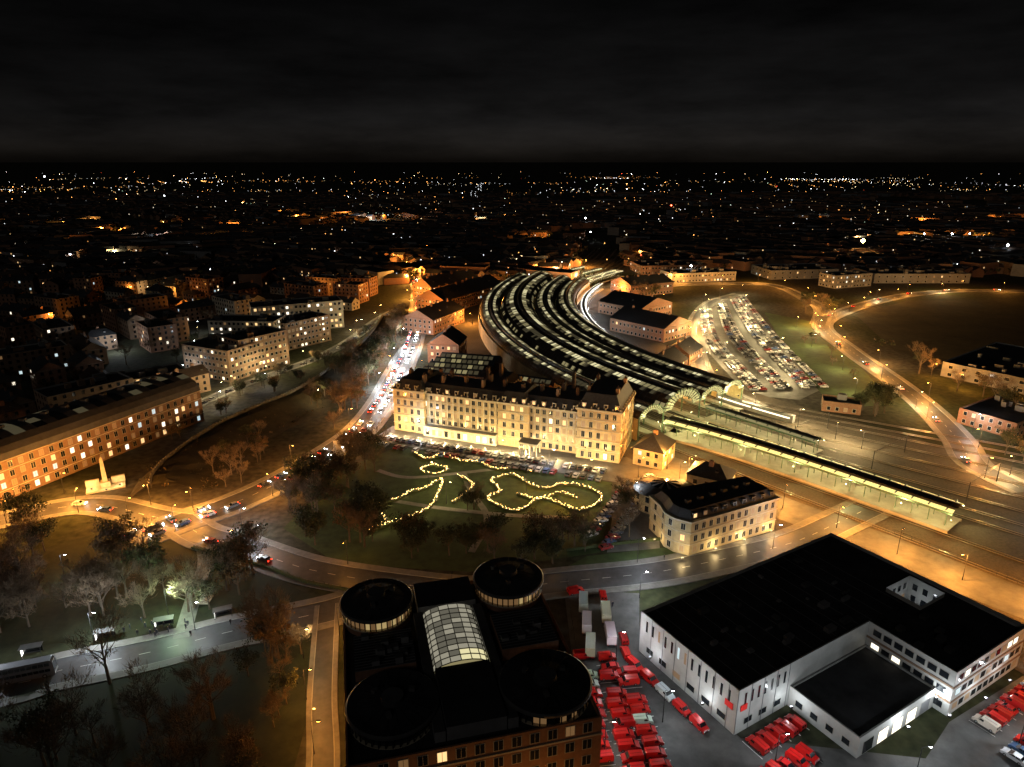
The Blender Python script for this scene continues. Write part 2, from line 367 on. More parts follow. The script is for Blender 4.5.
for a,b_ in((-29,-25),(-19,-15),(-4.5,-2.5),(2.5,5.5),(18,22),(26.5,29.5)):
    sweep(mb,[arc(-6+440*i/44,(a+b_)/2) for i in range(45)],[(-(b_-a)/2,0),(-(b_-a)/2,1.1),((b_-a)/2,1.1),((b_-a)/2,0)],'concrete')
mb.obj('station_platforms')
for s in range(40,210,32):
    mb=MB();x,y=(80+.6*s+.8*14,282-.8*s+.6*14);x2,y2=x+.8*26,y+.6*26
    mb.tube((x,y,0),(x,y,7.5),.16,.12,'dark_metal',6);mb.tube((x2,y2,0),(x2,y2,7.5),.16,.12,'dark_metal',6);mb.tube((x,y,7.3),(x2,y2,7.3),.12,.12,'dark_metal',5);mb.tube((x,y,6.6),(x2,y2,6.6),.06,.06,'dark_metal',4);mb.obj('signal_gantry')
def canopy(pts,w,z,glow=True,gm_='canopy_glow',sm=True):
    P=cat(pts,6) if sm else pts;mb=MB();h=w/2
    sweep(mb,P,[(-h-1,0),(-h-1,1.1),(h+1,1.1),(h+1,0)],'concrete')
    sweep(mb,P,[(-h,z),(-h,z+.5),(-h*.4,z+1.5),(0,z+.9),(h*.4,z+1.5),(h,z+.5),(h,z)],['iron_green','roof_lead','shed_slate','shed_slate','roof_lead','iron_green'])
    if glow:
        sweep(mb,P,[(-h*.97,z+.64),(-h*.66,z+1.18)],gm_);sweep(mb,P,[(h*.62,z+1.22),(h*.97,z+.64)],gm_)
    for i,(x,y,a) in enumerate(resample(P,5)):
        for o in(-h*.5,h*.5):
            nx,ny=math.sin(a),-math.cos(a);mb.tube((x+nx*o,y+ny*o,1.1),(x+nx*o,y+ny*o,z+1),.15,.12,'iron_green',6)
            mb.octa(x+nx*o,y+ny*o+.6,z-.2,.16,'bulb_yellow')
        mb.box(x,y,z+.95,z+1.35,.14,h*.97,a,'roof_lead')
    mb.obj('platform_canopy');return P
CP1=canopy([(66,268),(85,251),(106,229),(124,208),(139,190)],10,6.2)
CP2=canopy([(88,286),(104,266),(120,246)],6,5.5,True,'glaze_b')
for o in(-17,3.5,20,28): canopy([arc(346+100*i/14,o) for i in range(15)],5,5,True,'glaze_a',False)
mb=MB();P=cat([(52,640),(46,590),(53,545),(62,500),(68,470),(74,450)],5)
# ---------------------------------------------------------------- hotel
def hotel():
    mb=MB();p0=(-49,275);p1=(41,241.5);dx,dy=p1[0]-p0[0],p1[1]-p0[1];l=math.hypot(dx,dy);dx/=l;dy/=l;nx,ny=-dy,dx;ang=math.atan2(dy,dx)
    W=lambda x,y:(p0[0]+dx*x+nx*y,p0[1]+dy*x+ny*y)
    def wst():
        r=R.random()
        return 'win_warm' if r<.08 else 'win_white' if r<.11 else 'win_dim' if r<.25 else 'glass_dark'
    def block(x0,x1,y0,y1,h,fl,rh,kind='mansard'):
        poly=[W(x0,y0),W(x1,y0),W(x1,y1),W(x0,y1)];fh=h/fl
        wallsonly(mb,poly,0,h,'yellow_brick')
        for i in range(4):
            for f in range(fl): windows(mb,poly[i],poly[(i+1)%4],f*fh,1,fh,1.25,fh*.56 if f<fl-1 else fh*.5,2.75,.2,True,1.,.85,wst,True)
        for f in range(1,fl): band(mb,poly,f*fh-.05,f*fh+.22,.22,'stone')
        band(mb,poly,h-.35,h+.25,.6,'stone')
        a=inset(poly,.1);b=inset(poly,2.6 if kind=='mansard' else min(x1-x0,y1-y0)*.42)
        for i in range(4):
            j=(i+1)%4;mb.add([(*a[i],h+.25),(*a[j],h+.25),(*b[j],h+.25+rh),(*b[i],h+.25+rh)],[(0,1,2,3)],'slate')
        mb.add([(*q,h+.25+rh) for q in b],[(0,1,2,3)],'roof_lead')
        for i in range(4):
            for x,y,t in resample([poly[i],poly[(i+1)%4]],2.75): mb.box(x,y,h+.25,h+1.1,.25,.25,t,'stone')
        for s in range(int((x1-x0)/4.2)):
            X=x0+2.5+s*4.2;q=W(X,y0+1.4);mb.box(q[0],q[1],h+.3,h+2.4,.8,1.,ang,'stone','slate')
            e=W(X,y0+.36);mb.box(e[0],e[1],h+.7,h+2.0,.5,.03,ang,wst())
    block(0,82,0,17,17.5,5,3.6)
    block(-.5,14,-2.5,19,18.6,5,3.8)
    block(47,60,-2.2,16,18.4,5,4)
    block(80,97,-3.2,22,20.5,5,5.5)
    block(30,42,16.5,40,15,4,3.5)
    block(64,76,16.5,34,14,4,3.4)
    poly=[W(14.2,-4.2),W(46.8,-4.2),W(46.8,-.1),W(14.2,-.1)];wallsonly(mb,poly,0,4.3,'stone');flatroof(mb,poly,4.5,'roof_lead','stone',.4)
    windows(mb,poly[0],poly[1],0,1,4,1.5,2.5,2.7,.7,True,.5,.8,lambda:R.choice(['win_warm','win_white','win_dim','glass_dark','glass_dark']))
    q=W(62,-6.);mb.box(q[0],q[1],4.6,5.3,4,2.8,ang,'stone','roof_lead')
    for X in(58.6,61,63,65.4):
        for Y in(-8.4,-3.8):
            q=W(X,Y);mb.tube((*q,0),(*q,4.6),.28,.24,'stone',8)
    for k in range(24):
        q=W(15.5+k*2.72,-.18)
        if 47<15.5+k*2.72<60: continue
        mb.box(q[0],q[1],4.6,17.2,.2,.2,ang,'stone')
    for X,Y in[(3,8),(11,10),(20,5),(20,13),(29,8),(38,5),(38,13),(46,9),(55,6),(55,13),(62,9),(70,5),(70,13),(77,9),(83,3),(94,3),(83,17),(94,17),(36,30),(70,28),(33,22),(12,3)]:
        q=W(X,Y);zt=24.5 if X<80 else 28;mb.box(q[0],q[1],17,zt,.6,1.1,ang,'brown_brick','stone')
        for d in(-.7,0,.7):
            r=W(X,Y+d);mb.tube((*r,zt),(*r,zt+.8),.2,.16,'roof_tile',6)
    mb.obj('grand_hotel');return W
HW=hotel()
def northlight(name,p0,p1,depth,h,nb):
    mb=MB();dx,dy=p1[0]-p0[0],p1[1]-p0[1];l=math.hypot(dx,dy);dx/=l;dy/=l;nx,ny=-dy,dx
    W=lambda x,y:(p0[0]+dx*x+nx*y,p0[1]+dy*x+ny*y)
    poly=[W(0,0),W(l,0),W(l,depth),W(0,depth)];wallsonly(mb,poly,0,h,'brick')
    windows(mb,poly[0],poly[1],0,2,h/2,1.2,1.6,3,.3)
    for i in range(nb):
        y0,y1=depth*i/nb,depth*(i+1)/nb;ym=(y0+y1)/2
        mb.quad((*W(0,y0),h),(*W(l,y0),h),(*W(l,ym),h+2.4),(*W(0,ym),h+2.4),'slate')
        mb.quad((*W(0,y1),h),(*W(l,y1),h),(*W(l,ym),h+2.4),(*W(0,ym),h+2.4),'slate')
        for k in range(int(l/3)):
            z=lambda t:h+2.4*t+.05
            a0,a1=k*3+.3,k*3+2.6
            mb.quad((*W(a0,y0+(ym-y0)*.25),z(.25)),(*W(a1,y0+(ym-y0)*.25),z(.25)),(*W(a1,y0+(ym-y0)*.75),z(.75)),(*W(a0,y0+(ym-y0)*.75),z(.75)),R.choice(['glaze_b','glaze_c','glaze_c','glaze_c']))
        for X in(0,l): mb.add([(*W(X,y0),h),(*W(X,y1),h),(*W(X,ym),h+2.38)],[(0,1,2)],'brick')
    mb.obj(name)
northlight('station_annex',(-46,330),(-14,322),36,8,4)
northlight('parcels_hall',(-10,312),(16,300),16,8,2)
building('railway_offices',(-50,300),(-30,295),14,12,4,'yellow_brick','slate','hip',.3)
building('station_house',(-48,375),(-30,372),20,11,3,'brick','slate','gable',.3)
building('warehouse',(-52,440),(-34,478),24,10,3,'brick','slate','gable',.15,rh=6)
building('warehouse',(-50,500),(-8,575),26,11,3,'brick','slate','gable',.15,rh=7)
building('warehouse',(-66,560),(-30,610),22,10,3,'brick','slate','gable',.2)
building('engine_shed',(96,420),(118,440),44,9,2,'brick','slate','gable',.12,rh=6)
building('engine_shed',(92,480),(120,505),40,9,2,'brick','slate','gable',.1,rh=6)
building('engine_shed',(100,570),(140,590),30,10,2,'brick','slate','gable',.15,rh=5)
building('workshop',(84,345),(97,362),18,6,2,'brick','slate','gable',.2)
building('workshop',(100,370),(112,388),16,6,2,'brick','slate','gable',.2)
building('depot',(150,640),(215,655),26,9,2,'grey_clad','roof_felt','flat',.3)
building('depot',(130,690),(200,700),36,9,2,'brick','roof_felt','flat',.2)
building('retail_shed',(230,350),(258,312),70,8,2,'grey_clad','roof_felt','flat',.1,pitch=6,ww=2)
building('workshop',(196,281),(208,262),30,7,2,'brick','roof_felt','flat',.15)
building('workshop',(208,240),(222,220),30,7,2,'brick','roof_felt','gable',.12)
building('signal_building',(143,296),(158,290),10,5,1,'brick','roof_felt','flat',.1)
building('office_block',(290,610),(330,625),20,12,3,'grey_clad','roof_felt','flat',.4)
building('retail_shed',(340,640),(430,640),50,9,2,'grey_clad','roof_felt','flat',.1,pitch=7)
building('retail_shed',(500,700),(640,690),60,10,2,'grey_clad','roof_felt','flat',.15,pitch=7)
building('retail_shed',(250,660),(320,670),40,9,2,'grey_clad','roof_felt','flat',.1,pitch=7)
# ---------------------------------------------------------------- left side offices
def l1():
    mb=MB();p0=(-176,200);p1=(-137,284);dx,dy=p1[0]-p0[0],p1[1]-p0[1];l=math.hypot(dx,dy);dx/=l;dy/=l;nx,ny=-dy,dx
    W=lambda x,y:(p0[0]+dx*x+nx*y,p0[1]+dy*x+ny*y);d=26;h=14
    poly=[W(0,0),W(l,0),W(l,d),W(0,d)];wallsonly(mb,poly,0,h,'brown_brick')
    st=lambda:R.choices(['win_warm','win_white','win_dim','glass_dark','win_cool'],[.07,.12,.2,.56,.05])[0]
    for i in range(4): windows(mb,poly[i],poly[(i+1)%4],0,4,3.4,1.4,2.,3.4,.4,styles=st,mull=True)
    for z in(3.5,10.3,13.7): band(mb,poly,z,z+.25,.2,'stone')
    K=10;pr=[]
    for j in range(K+1):
        t=math.pi*(1-j/K);pr.append((d/2+math.cos(t)*(d/2+.4),h+.2+math.sin(t)*6.5))
    for j in range(K):
        n=24
        for i in range(n):
            m='roof_lead' if not(j in(3,4,5,6) and i%2) else R.choice(['glaze_c','glass_dark','glass_dark'])
            mb.quad((*W(l*i/n,pr[j][0]),pr[j][1]),(*W(l*(i+1)/n,pr[j][0]),pr[j][1]),(*W(l*(i+1)/n,pr[j+1][0]),pr[j+1][1]),(*W(l*i/n,pr[j+1][0]),pr[j+1][1]),m)
    for X in(0,l): mb.add([(*W(X,o),z) for o,z in pr],[tuple(range(K+1))],'brown_brick')
    for i in range(12):
        q=W(l*(i+.5)/12,d/2);mb.box(q[0],q[1],h+6.3,h+7.6,1,1,0,'roof_lead')
    mb.obj('council_offices')
l1()
stb=lambda:R.choices(['win_warm','win_white','win_dim','glass_dark'],[.05,.08,.12,.75])[0]
building('office_block',(-176,352),(-146,338),26,17,5,'brown_brick','roof_felt','flat',.3,2.6,1.4,1.5,styles=stb)
building('office_block',(-144,348),(-126,372),20,20,6,'brown_brick','roof_felt','flat',.3,2.6,1.4,1.5,styles=stb)
building('office_block',(-180,395),(-140,392),18,20,6,'render_cream','roof_felt','flat',.3,2.6,1.4,1.5,styles=stb)
building('office_block',(-136,400),(-116,426),18,17,5,'brown_brick','roof_felt','flat',.3,2.6,1.4,1.5,styles=stb)
building('office_block',(-170,438),(-116,462),20,19,5,'render_cream','roof_felt','flat',.35,2.8,1.6,1.7,styles=lambda:R.choice(['win_warm','win_white','glass_dark','glass_dark','glass_dark','win_dim']))
building('office_block',(-185,300),(-160,322),16,12,4,'stone','roof_felt','flat',.2,2.8,styles=stb)
mb=MB();x,y=-144,219
mb.box(x,y,0,.5,6,4,.5,'stone');mb.box(x,y,.5,2.2,1.5,1.5,.5,'stone')
ca,sa=math.cos(.5),math.sin(.5)
def ob(h,z):return[(x+ca*a-sa*b,y+sa*a+ca*b,z) for a,b in((-h,-h),(h,-h),(h,h),(-h,h))]
v=ob(.75,2.2)+ob(.48,10.5)+[(x,y,11.5)];mb.add(v,[(0,1,5,4),(1,2,6,5),(2,3,7,6),(3,0,4,7),(4,5,8),(5,6,8),(6,7,8),(7,4,8)],'stone')
for s in(-1,1):
    mb.box(x+ca*4*s-sa*1.5,y+sa*4*s+ca*1.5,.5,2.8,2.1,.5,.5,'stone')
mb.obj('war_memorial')
# ---------------------------------------------------------------- brick office with rotundas (foreground)
def rot_office():
    mb=MB();cx,cy=-11.,110.;a=math.radians(14);ca,sa=math.cos(a),math.sin(a)
    W=lambda x,y:(cx+ca*x-sa*y,cy+sa*x+ca*y);H=21.
    poly=[W(-21,-24),W(21,-24),W(21,20),W(-21,20)];wallsonly(mb,poly,0,H,'brick')
    st=lambda:R.choices(['win_warm','win_dim','glass_dark','win_white'],[.03,.12,.83,.02])[0]
    for i in range(4): windows(mb,poly[i],poly[(i+1)%4],0,6,3.5,1.5,1.9,3,.1,styles=st,mull=True)
    for z in(3.4,17.4): band(mb,poly,z,z+.3,.15,'stone')
    flatroof(mb,poly,H,'roof_felt','brick',.8)
    def drum(x,y,r,h,lit,dome):
        q=W(x,y);N=40;P=[(q[0]+r*math.cos(2*math.pi*i/N),q[1]+r*math.sin(2*math.pi*i/N)) for i in range(N)]
        wallsonly(mb,P,0,h-2.2,'brick')
        for i in range(N):
            j=(i+1)%N
            if i%4: windows(mb,P[i],P[j],0,6,3.3,.85,1.7,1.2,.1,False,0,.9,st)
        Pi=[(q[0]+(r-.5)*math.cos(2*math.pi*i/N),q[1]+(r-.5)*math.sin(2*math.pi*i/N)) for i in range(N)]
        for i in range(N):
            j=(i+1)%N;mb.add([(*Pi[i],h-2.2),(*Pi[j],h-2.2),(*Pi[j],h),(*Pi[i],h)],[(0,1,2,3)],R.choice(lit))
            mb.tube((*P[i],h-2.2),(*P[i],h),.12,.12,'dark_metal',4)
        cc=lambda R_,I:(q[0]+R_*math.cos(2*math.pi*I/N),q[1]+R_*math.sin(2*math.pi*I/N))
        mb.prism([cc(r+.1,i) for i in range(N)],h-2.4,h-2.1,'stone')
        rings=[(r+.5,h),(r+.5,h+.4),(r+.2,h+.6),(r*.8,h+dome*.45),(r*.55,h+dome*.75),(r*.28,h+dome),(r*.25,h+dome+.8)]
        for k in range(len(rings)-1):
            for i in range(N):
                mb.quad((*cc(rings[k][0],i),rings[k][1]),(*cc(rings[k][0],i+1),rings[k][1]),(*cc(rings[k+1][0],i+1),rings[k+1][1]),(*cc(rings[k+1][0],i),rings[k+1][1]),'roof_lead' if k<2 else 'roof_felt')
        for i in range(0,N,2): mb.tube((*cc(r+.1,i),h+.62),(*cc(r*.3,i),h+dome+.02),.04,.04,'roof_felt',4)
        mb.add([(*cc(r*.25,i),h+dome+.8) for i in range(N)],[tuple(range(N))],'roof_lead')
        for i in range(3): g=cc(r*.5,i*13+4);mb.box(g[0],g[1],h+dome*.6,h+dome+.5,.5,.4,i,'roof_lead')
    drum(-14,13.5,7.,23.8,['win_band','win_band','win_dim'],1.5);drum(14.2,14.8,7.2,23.8,['win_band','win_dim','win_dim'],1.5)
    drum(-13,-14,7.4,22.4,['glass_dark'],1.);drum(13.5,-15.5,7.8,22.4,['glass_dark','glass_dark','win_dim'],1.)
    def rbox(x0,x1,y0,y1,z0,z1,m,t): mb.prism([W(x0,y0),W(x1,y0),W(x1,y1),W(x0,y1)],z0,z1,m,t)
    rbox(-6,6,10,18.5,H-.7,H+2.2,'grey_clad','roof_felt')
    rbox(-7,-5.2,-22,9.5,H-.7,H+1.4,'grey_clad','roof_lead');rbox(5.2,7,-22,9.5,H-.7,H+1.4,'grey_clad','roof_lead')
    rbox(-5,5,-22,-8,H-.7,H+2.,'grey_clad','roof_felt')
    rbox(8,19,-6,5,H-.7,H+1.8,'brick','roof_felt');rbox(-19,-8,-5,5,H-.7,H+1.5,'brick','roof_felt')
    for k in range(16):
        x=R.choice([-1,1])*R.uniform(8.5,18);y=R.uniform(-4.5,4.5);rbox(x-.7,x+.7,y-.6,y+.6,H+1.45,H+R.uniform(2.2,3.2),'grey_clad','roof_lead')
    for k in range(14): rbox(-19,-8,-5+k*.75,-4.9+k*.75,H+1.5,H+1.56,'grey_clad','grey_clad')
    for k in range(14): rbox(8,19,-6+k*.8,-5.9+k*.8,H+1.8,H+1.86,'grey_clad','grey_clad')
    K=8;n=11
    pr=[(math.cos(math.pi*(1-j/K))*5.1,H+.6+math.sin(math.pi*j/K)*1.8) for j in range(K+1)]
    for i in range(n):
        ya,yb=-7.6+17*i/n,-7.6+17*(i+1)/n
        for j in range(K):
            e=.1
            mb.quad((*W(pr[j][0],ya+e),pr[j][1]),(*W(pr[j+1][0],ya+e),pr[j+1][1]),(*W(pr[j+1][0],yb-e),pr[j+1][1]),(*W(pr[j][0],yb-e),pr[j][1]),'glaze_a' if i<2 and j>3 else R.choices(['atrium_glass','atrium_dim'],[.55,.45])[0])
            mb.tube((*W(pr[j][0],ya),pr[j][1]+.05),(*W(pr[j+1][0],ya),pr[j+1][1]+.05),.13,.13,'frame',4)
    for j in range(K+1): mb.tube((*W(pr[j][0],-7.6),pr[j][1]+.05),(*W(pr[j][0],9.4),pr[j][1]+.05),.09,.09,'frame',4)
    mb.add([(*W(p[0],-7.65),p[1]) for p in pr],[tuple(range(K+1))],'glaze_b')
    mb.obj('rotunda_office')
rot_office()
# ---------------------------------------------------------------- delivery office (right foreground)
MW=lambda x,y:(29.9+.861*x+.508*y,133.6+.508*x-.861*y)
def mail():
    mb=MB();h=11.
    Lp=[MW(0,29),MW(42,29),MW(42,48),MW(71,48),MW(69,0),MW(0,0)]
    wallsonly(mb,Lp,0,h,'white_clad')
    parapet(mb,Lp,h,'kerb',.8)
    for x0,x1,y0,y1 in((.2,57,.2,28.8),(57,67,.2,23.5),(67,69.6,.2,47.8),(42.2,57,28.8,47.8),(57,67,32,47.8)):
        P=[MW(x0,y1),MW(x1,y1),MW(x1,y0),MW(x0,y0)];mb.add([(*p,h-.8) for p in P],[(0,1,2,3)],'roof_felt')
    c=[MW(57,32),MW(67,32),MW(67,23.5),MW(57,23.5)]
    n=[c[0],c[3],c[2],c[1]];wallsonly(mb,n,4,h+.3,'white_clad');mb.add([(*p,4) for p in c],[(0,1,2,3)],'roof_felt')
    for i in range(4): windows(mb,n[i],n[(i+1)%4],4.2,2,3.2,1.2,1.7,1.9,.1,False,.5,.6,lambda:R.choice(['glass_dark','glass_dark','win_dim']))
    dk=lambda:R.choices(['glass_dark','win_dim','win_cool'],[.9,.07,.03])[0]
    for a,b in((Lp[5],Lp[0]),(Lp[0],MW(16,29)),(Lp[4],Lp[5])):
        windows(mb,a,b,6.2,1,4,.6,2.9,1.9,.1,False,1.2,.5,dk);windows(mb,a,b,.4,1,4,2.2,1.4,4.2,.1,True,1.5,1.2,dk)
        for x,y,t in resample([a,b],3.8): mb.box(x,y,.1,10.9,.07,.07,t,'grey_clad')
    for a,b in((Lp[1],Lp[2]),(Lp[2],Lp[3]),(Lp[3],Lp[4])):
        windows(mb,a,b,0,3,3.6,1.8,1.5,2.4,.25,True,1,1.1,lambda:R.choices(['win_cool','win_white','glass_dark','win_dim'],[.04,.06,.75,.15])[0])
        for z in(3.2,6.9):
            dx,dy=b[0]-a[0],b[1]-a[1];l=math.hypot(dx,dy);mb.box((a[0]+b[0])/2+dy/l*.05,(a[1]+b[1])/2-dx/l*.05,z,z+.5,l/2,.06,math.atan2(dy,dx),'brown_brick')
    q=[MW(16,45),MW(41.9,45),MW(41.9,29.1),MW(16,29.1)];wallsonly(mb,q,0,5,'white_clad');flatroof(mb,q,5,'roof_felt','kerb',.5)
    windows(mb,q[0],q[1],0,1,4,3.2,3,4.2,.5,True,.8,.2,lambda:R.choice(['win_white','grey_clad','grey_clad','glass_dark']))
    windows(mb,q[3],q[0],0,1,4,1.6,1.4,3,.3,True,.8,1.4,dk)
    for _ in range(26):
        x,y=R.uniform(3,54),R.uniform(3,26);g=MW(x,y);mb.box(g[0],g[1],10.19,10.2+R.uniform(.2,1.1),R.uniform(.2,1.5),R.uniform(.2,.9),.53,R.choice(['roof_lead','grey_clad']))
    for k in range(14):
        x=4+k*4.;a_,b_=MW(x,.5),MW(x,28.4);mb.box((a_[0]+b_[0])/2,(a_[1]+b_[1])/2,10.2,10.235,.06,13.9,.533,'grey_clad')
    for k in range(6):
        g=MW(44+k*2.2,38+R.uniform(-6,6));mb.box(g[0],g[1],10.19,11.1,.9,.7,.53,'roof_lead')
    g=MW(-.14,27);mb.box(g[0],g[1],5.6,7.,1.,.06,math.atan2(-.861,.508),'red_sign')
    g=MW(1.8,29.2);mb.box(g[0],g[1],5.6,7.,.9,.06,.533,'red_sign')
    mb.obj('delivery_office')
mail()
# ---------------------------------------------------------------- curved corner office + glass pavilion
def office():
    mb=MB();base=[(45,184),(45.4,179.5),(47.6,176.3),(51.6,174),(82,189),(76,201.5),(43,190)]
    h=11.;wallsonly(mb,base,0,h,'office_stone')
    st=lambda:R.choices(['glass_dark','win_dim','win_warm','win_white'],[.82,.14,.03,.01])[0]
    n=len(base)
    for i in range(n): windows(mb,base[i],base[(i+1)%n],0,3,3.6,1.2,1.9,2.7,.2,True,.6,1.,st,True)
    for z in(3.6,7.3): band(mb,base,z,z+.25,.15,'stone')
    band(mb,base,h-.1,h+.4,.5,'stone')
    a=inset(base,.5);b=inset(base,2.2)
    for i in range(n):
        j=(i+1)%n;mb.add([(*a[i],h+.4),(*a[j],h+.4),(*b[j],h+2.8),(*b[i],h+2.8)],[(0,1,2,3)],'slate')
    mb.add([(*q,h+2.8) for q in b],[tuple(range(n))],'roof_felt')
    for k in range(9):
        t=(k+.5)/9;x,y=51.6+30.4*t-.44*1.4,174+15*t+.9*1.4;mb.box(x,y,h+.5,h+2.4,.8,.6,.46,'roof_lead');mb.box(x+.44*.63,y-.9*.63,h+.9,h+2.1,.55,.03,.46,st())
    for k in range(6): mb.box(52+k*4.2,181+k*2.3,h+2.8,h+3.8,.8,.6,.46,'roof_lead')
    mb.obj('corner_office')
    mb=MB();N=28;c=(51,205);P=[(c[0]+10*math.cos(2*math.pi*i/N),c[1]+8*math.sin(2*math.pi*i/N)) for i in range(N)]
    wallsonly(mb,P,0,6.5,'office_stone')
    for i in range(N):
        if i%2: windows(mb,P[i],P[(i+1)%N],0,2,3.2,1.3,2.,1.6,.5,False,0,.7,lambda:R.choice(['win_dim','glass_dark','glass_dark','glass_dark']))
    for i in range(N):
        j=(i+1)%N;f=lambda q,k:(c[0]+(q[0]-c[0])*k,c[1]+(q[1]-c[1])*k)
        mb.add([(*f(P[i],1.06),6.5),(*f(P[j],1.06),6.5),(*f(P[j],.5),8),(*f(P[i],.5),8)],[(0,1,2,3)],'slate')
        mb.add([(*f(P[i],.5),8),(*f(P[j],.5),8),(*c,9)],[(0,1,2)],'glass_dark' if i%3 else 'grey_clad')
    mb.obj('glass_roof_pavilion')
office()
building('stone_villa',(60,213),(72,206),11,8,2,'stone','slate','hip',.3)
building('ticket_hall',(46,238),(56,232),14,7,2,'yellow_brick','slate','hip',.3)
# ---------------------------------------------------------------- mid-distance left town: individual buildings
def near_path(x,y,P,d):
    return any((x-p[0])**2+(y-p[1])**2<d*d for p in P)
cnt=0;yy=235
walls=['brick','brown_brick','brown_brick','render_cream','brick','brick']
while yy<640:
    xx=-100
    while xx>-.8*yy-60:
        x=xx+R.uniform(-5,5);y=yy+R.uniform(-5,5);xx-=R.uniform(28,36)
        if near_path(x,y,PST,26) or near_path(x,y,PL2,17):continue
        if -205<x<-100 and 325<y<482:continue
        if y<330 and x>-192+(y-200)*.25 : continue
        if x>-115 and y<520: continue
        if R.random()<.1: continue
        a=math.sin(x*.011+1)*.5+math.cos(y*.008)*.35+(math.pi/2 if R.random()<.3 else 0)
        l=R.uniform(16,30);d=R.uniform(9,14);fl=R.choice([2,2,3,3,4]);big=R.random()<.25
        c,s=math.cos(a),math.sin(a);k=R.choice(['gable','gable','hip','gable']) if not big else 'flat'
        if big: fl=5;d=16;l+=6
        p0=(x-c*l/2+s*d/2,y-s*l/2-c*d/2);p1=(p0[0]+c*l,p0[1]+s*l)
        building('office_block' if big else('terraced_house' if fl<4 else 'apartment_house'),p0,p1,d,fl*3.1,fl,R.choice(walls),R.choice(['slate','slate','roof_tile']) if k!='flat' else 'roof_felt',k,R.choice([.01,.02,.05,.12]),3.4,frame=False)
        cnt+=1
    yy+=R.uniform(27,33)
# ---------------------------------------------------------------- distant town (mass)
D2=random.Random(5)
town=MB();lamps=MB()
RAIL=[(80,600),(95,700),(105,800),(120,950),(150,1200)]
def lampc(kind,s):
    c={'o':(1.,.42,.1),'w':(.9,.95,1.),'y':(1.,.75,.4),'g':(.7,1.,.7),'r':(1.,.08,.03)}[kind];return tuple(q*s for q in c)
def dlamp(x,y,kind,s,r=.6,z=8.):
    lamps.octa(x,y,z,r,'lamp_glow',lampc(kind,s))
    if y<1300: lamps.add([(x-.1,y,0),(x+.1,y,0),(x,y+.15,0),(x-.06,y,z),(x+.06,y,z),(x,y+.1,z)],[(0,1,4,3),(1,2,5,4),(2,0,3,5)],'lamp_glow',(.002,.002,.002))
def dens_(x,y):
    v=math.sin(x*.0031+1.3)+math.sin(y*.0043+x*.0013)+math.sin(x*.009-y*.004+2)*.8+math.sin(y*.011)*.5
    return v>-.25
def blocked(x,y):
    if y<625 and x>-90 and x<330: return True
    if x<=-90 and y<640: return True
    if x>=330 and 500<y<680 and x<640: return True
    if 125<x<330 and y<745: return True
    if x>200 and y<500: return x<330+(y-300)
    for a,b in zip(RAIL,RAIL[1:]):
        t=max(0,min(1,(y-a[1])/(b[1]-a[1])))
        if a[1]<=y<=b[1] and abs(x-(a[0]+(b[0]-a[0])*t))<42: return True
    return near_path(x,y,PST,14)
def house_row(x,y,a,L,W,h):
    flat=D2.random()<(.35 if x>150 else .14)
    if flat: L*=1.7;W*=1.9;h+=3
    c,s=math.cos(a),math.sin(a);f=lambda u,v:(x+c*u-s*v,y+s*u+c*v)
    P=[f(-L/2,-W/2),f(L/2,-W/2),f(L/2,W/2),f(-L/2,W/2)];w=D2.choice(['brick','brick','brown_brick','grey_clad' if flat else 'brown_brick']);rf=D2.choice(['slate','roof_tile','slate'])
    wallsonly(town,P,0,h,w)
    if flat: town.add([(*p,h) for p in P],[(0,1,2,3)],'roof_felt')
    else:
        r0,r1=f(-L/2,0),f(L/2,0);z=h+W*.32
        town.add([(*P[0],h),(*P[1],h),(*r1,z),(*r0,z)],[(0,1,2,3)],rf);town.add([(*P[2],h),(*P[3],h),(*r0,z),(*r1,z)],[(0,1,2,3)],rf)
        town.add([(*P[0],h),(*P[3],h),(*r0,z)],[(0,1,2)],w);town.add([(*P[1],h),(*P[2],h),(*r1,z)],[(0,1,2)],w)
    if y<2000:
        for side in(-1,1):
            n=int(L/4)
            for k in range(n):
                for fl in range(int(h/3)):
                    if D2.random()<.03:
                        u=-L/2+(k+.5)*L/n;v=side*(W/2+.06);zz=fl*3+1
                        a0,a1=f(u-.6,v),f(u+.6,v);town.add([(*a0,zz),(*a1,zz),(*a1,zz+1.4),(*a0,zz+1.4)],[(0,1,2,3)],D2.choice(['win_warm','win_white','win_warm']))
woods=MB()
def wood(x,y,r,h,n=26,s=1.6):
    for _ in range(n):
        a=D2.uniform(0,6.28);q=math.sqrt(D2.random())*r;z=h*(.25+.75*D2.random()*(1-(q/r)**2*.6))
        c=Vector((x+math.cos(a)*q,y+math.sin(a)*q,z));u=Vector((D2.gauss(0,1),D2.gauss(0,1),D2.gauss(0,1))).normalized()*s;w=Vector((D2.gauss(0,1),D2.gauss(0,1),D2.gauss(0,1))).normalized()*s
        woods.add([tuple(c-u),tuple(c+w),tuple(c+u),tuple(c-w*.7)],[(0,1,2,3)],D2.choice(['leaf_dark','leaf_dark','leaf_light','twig']))
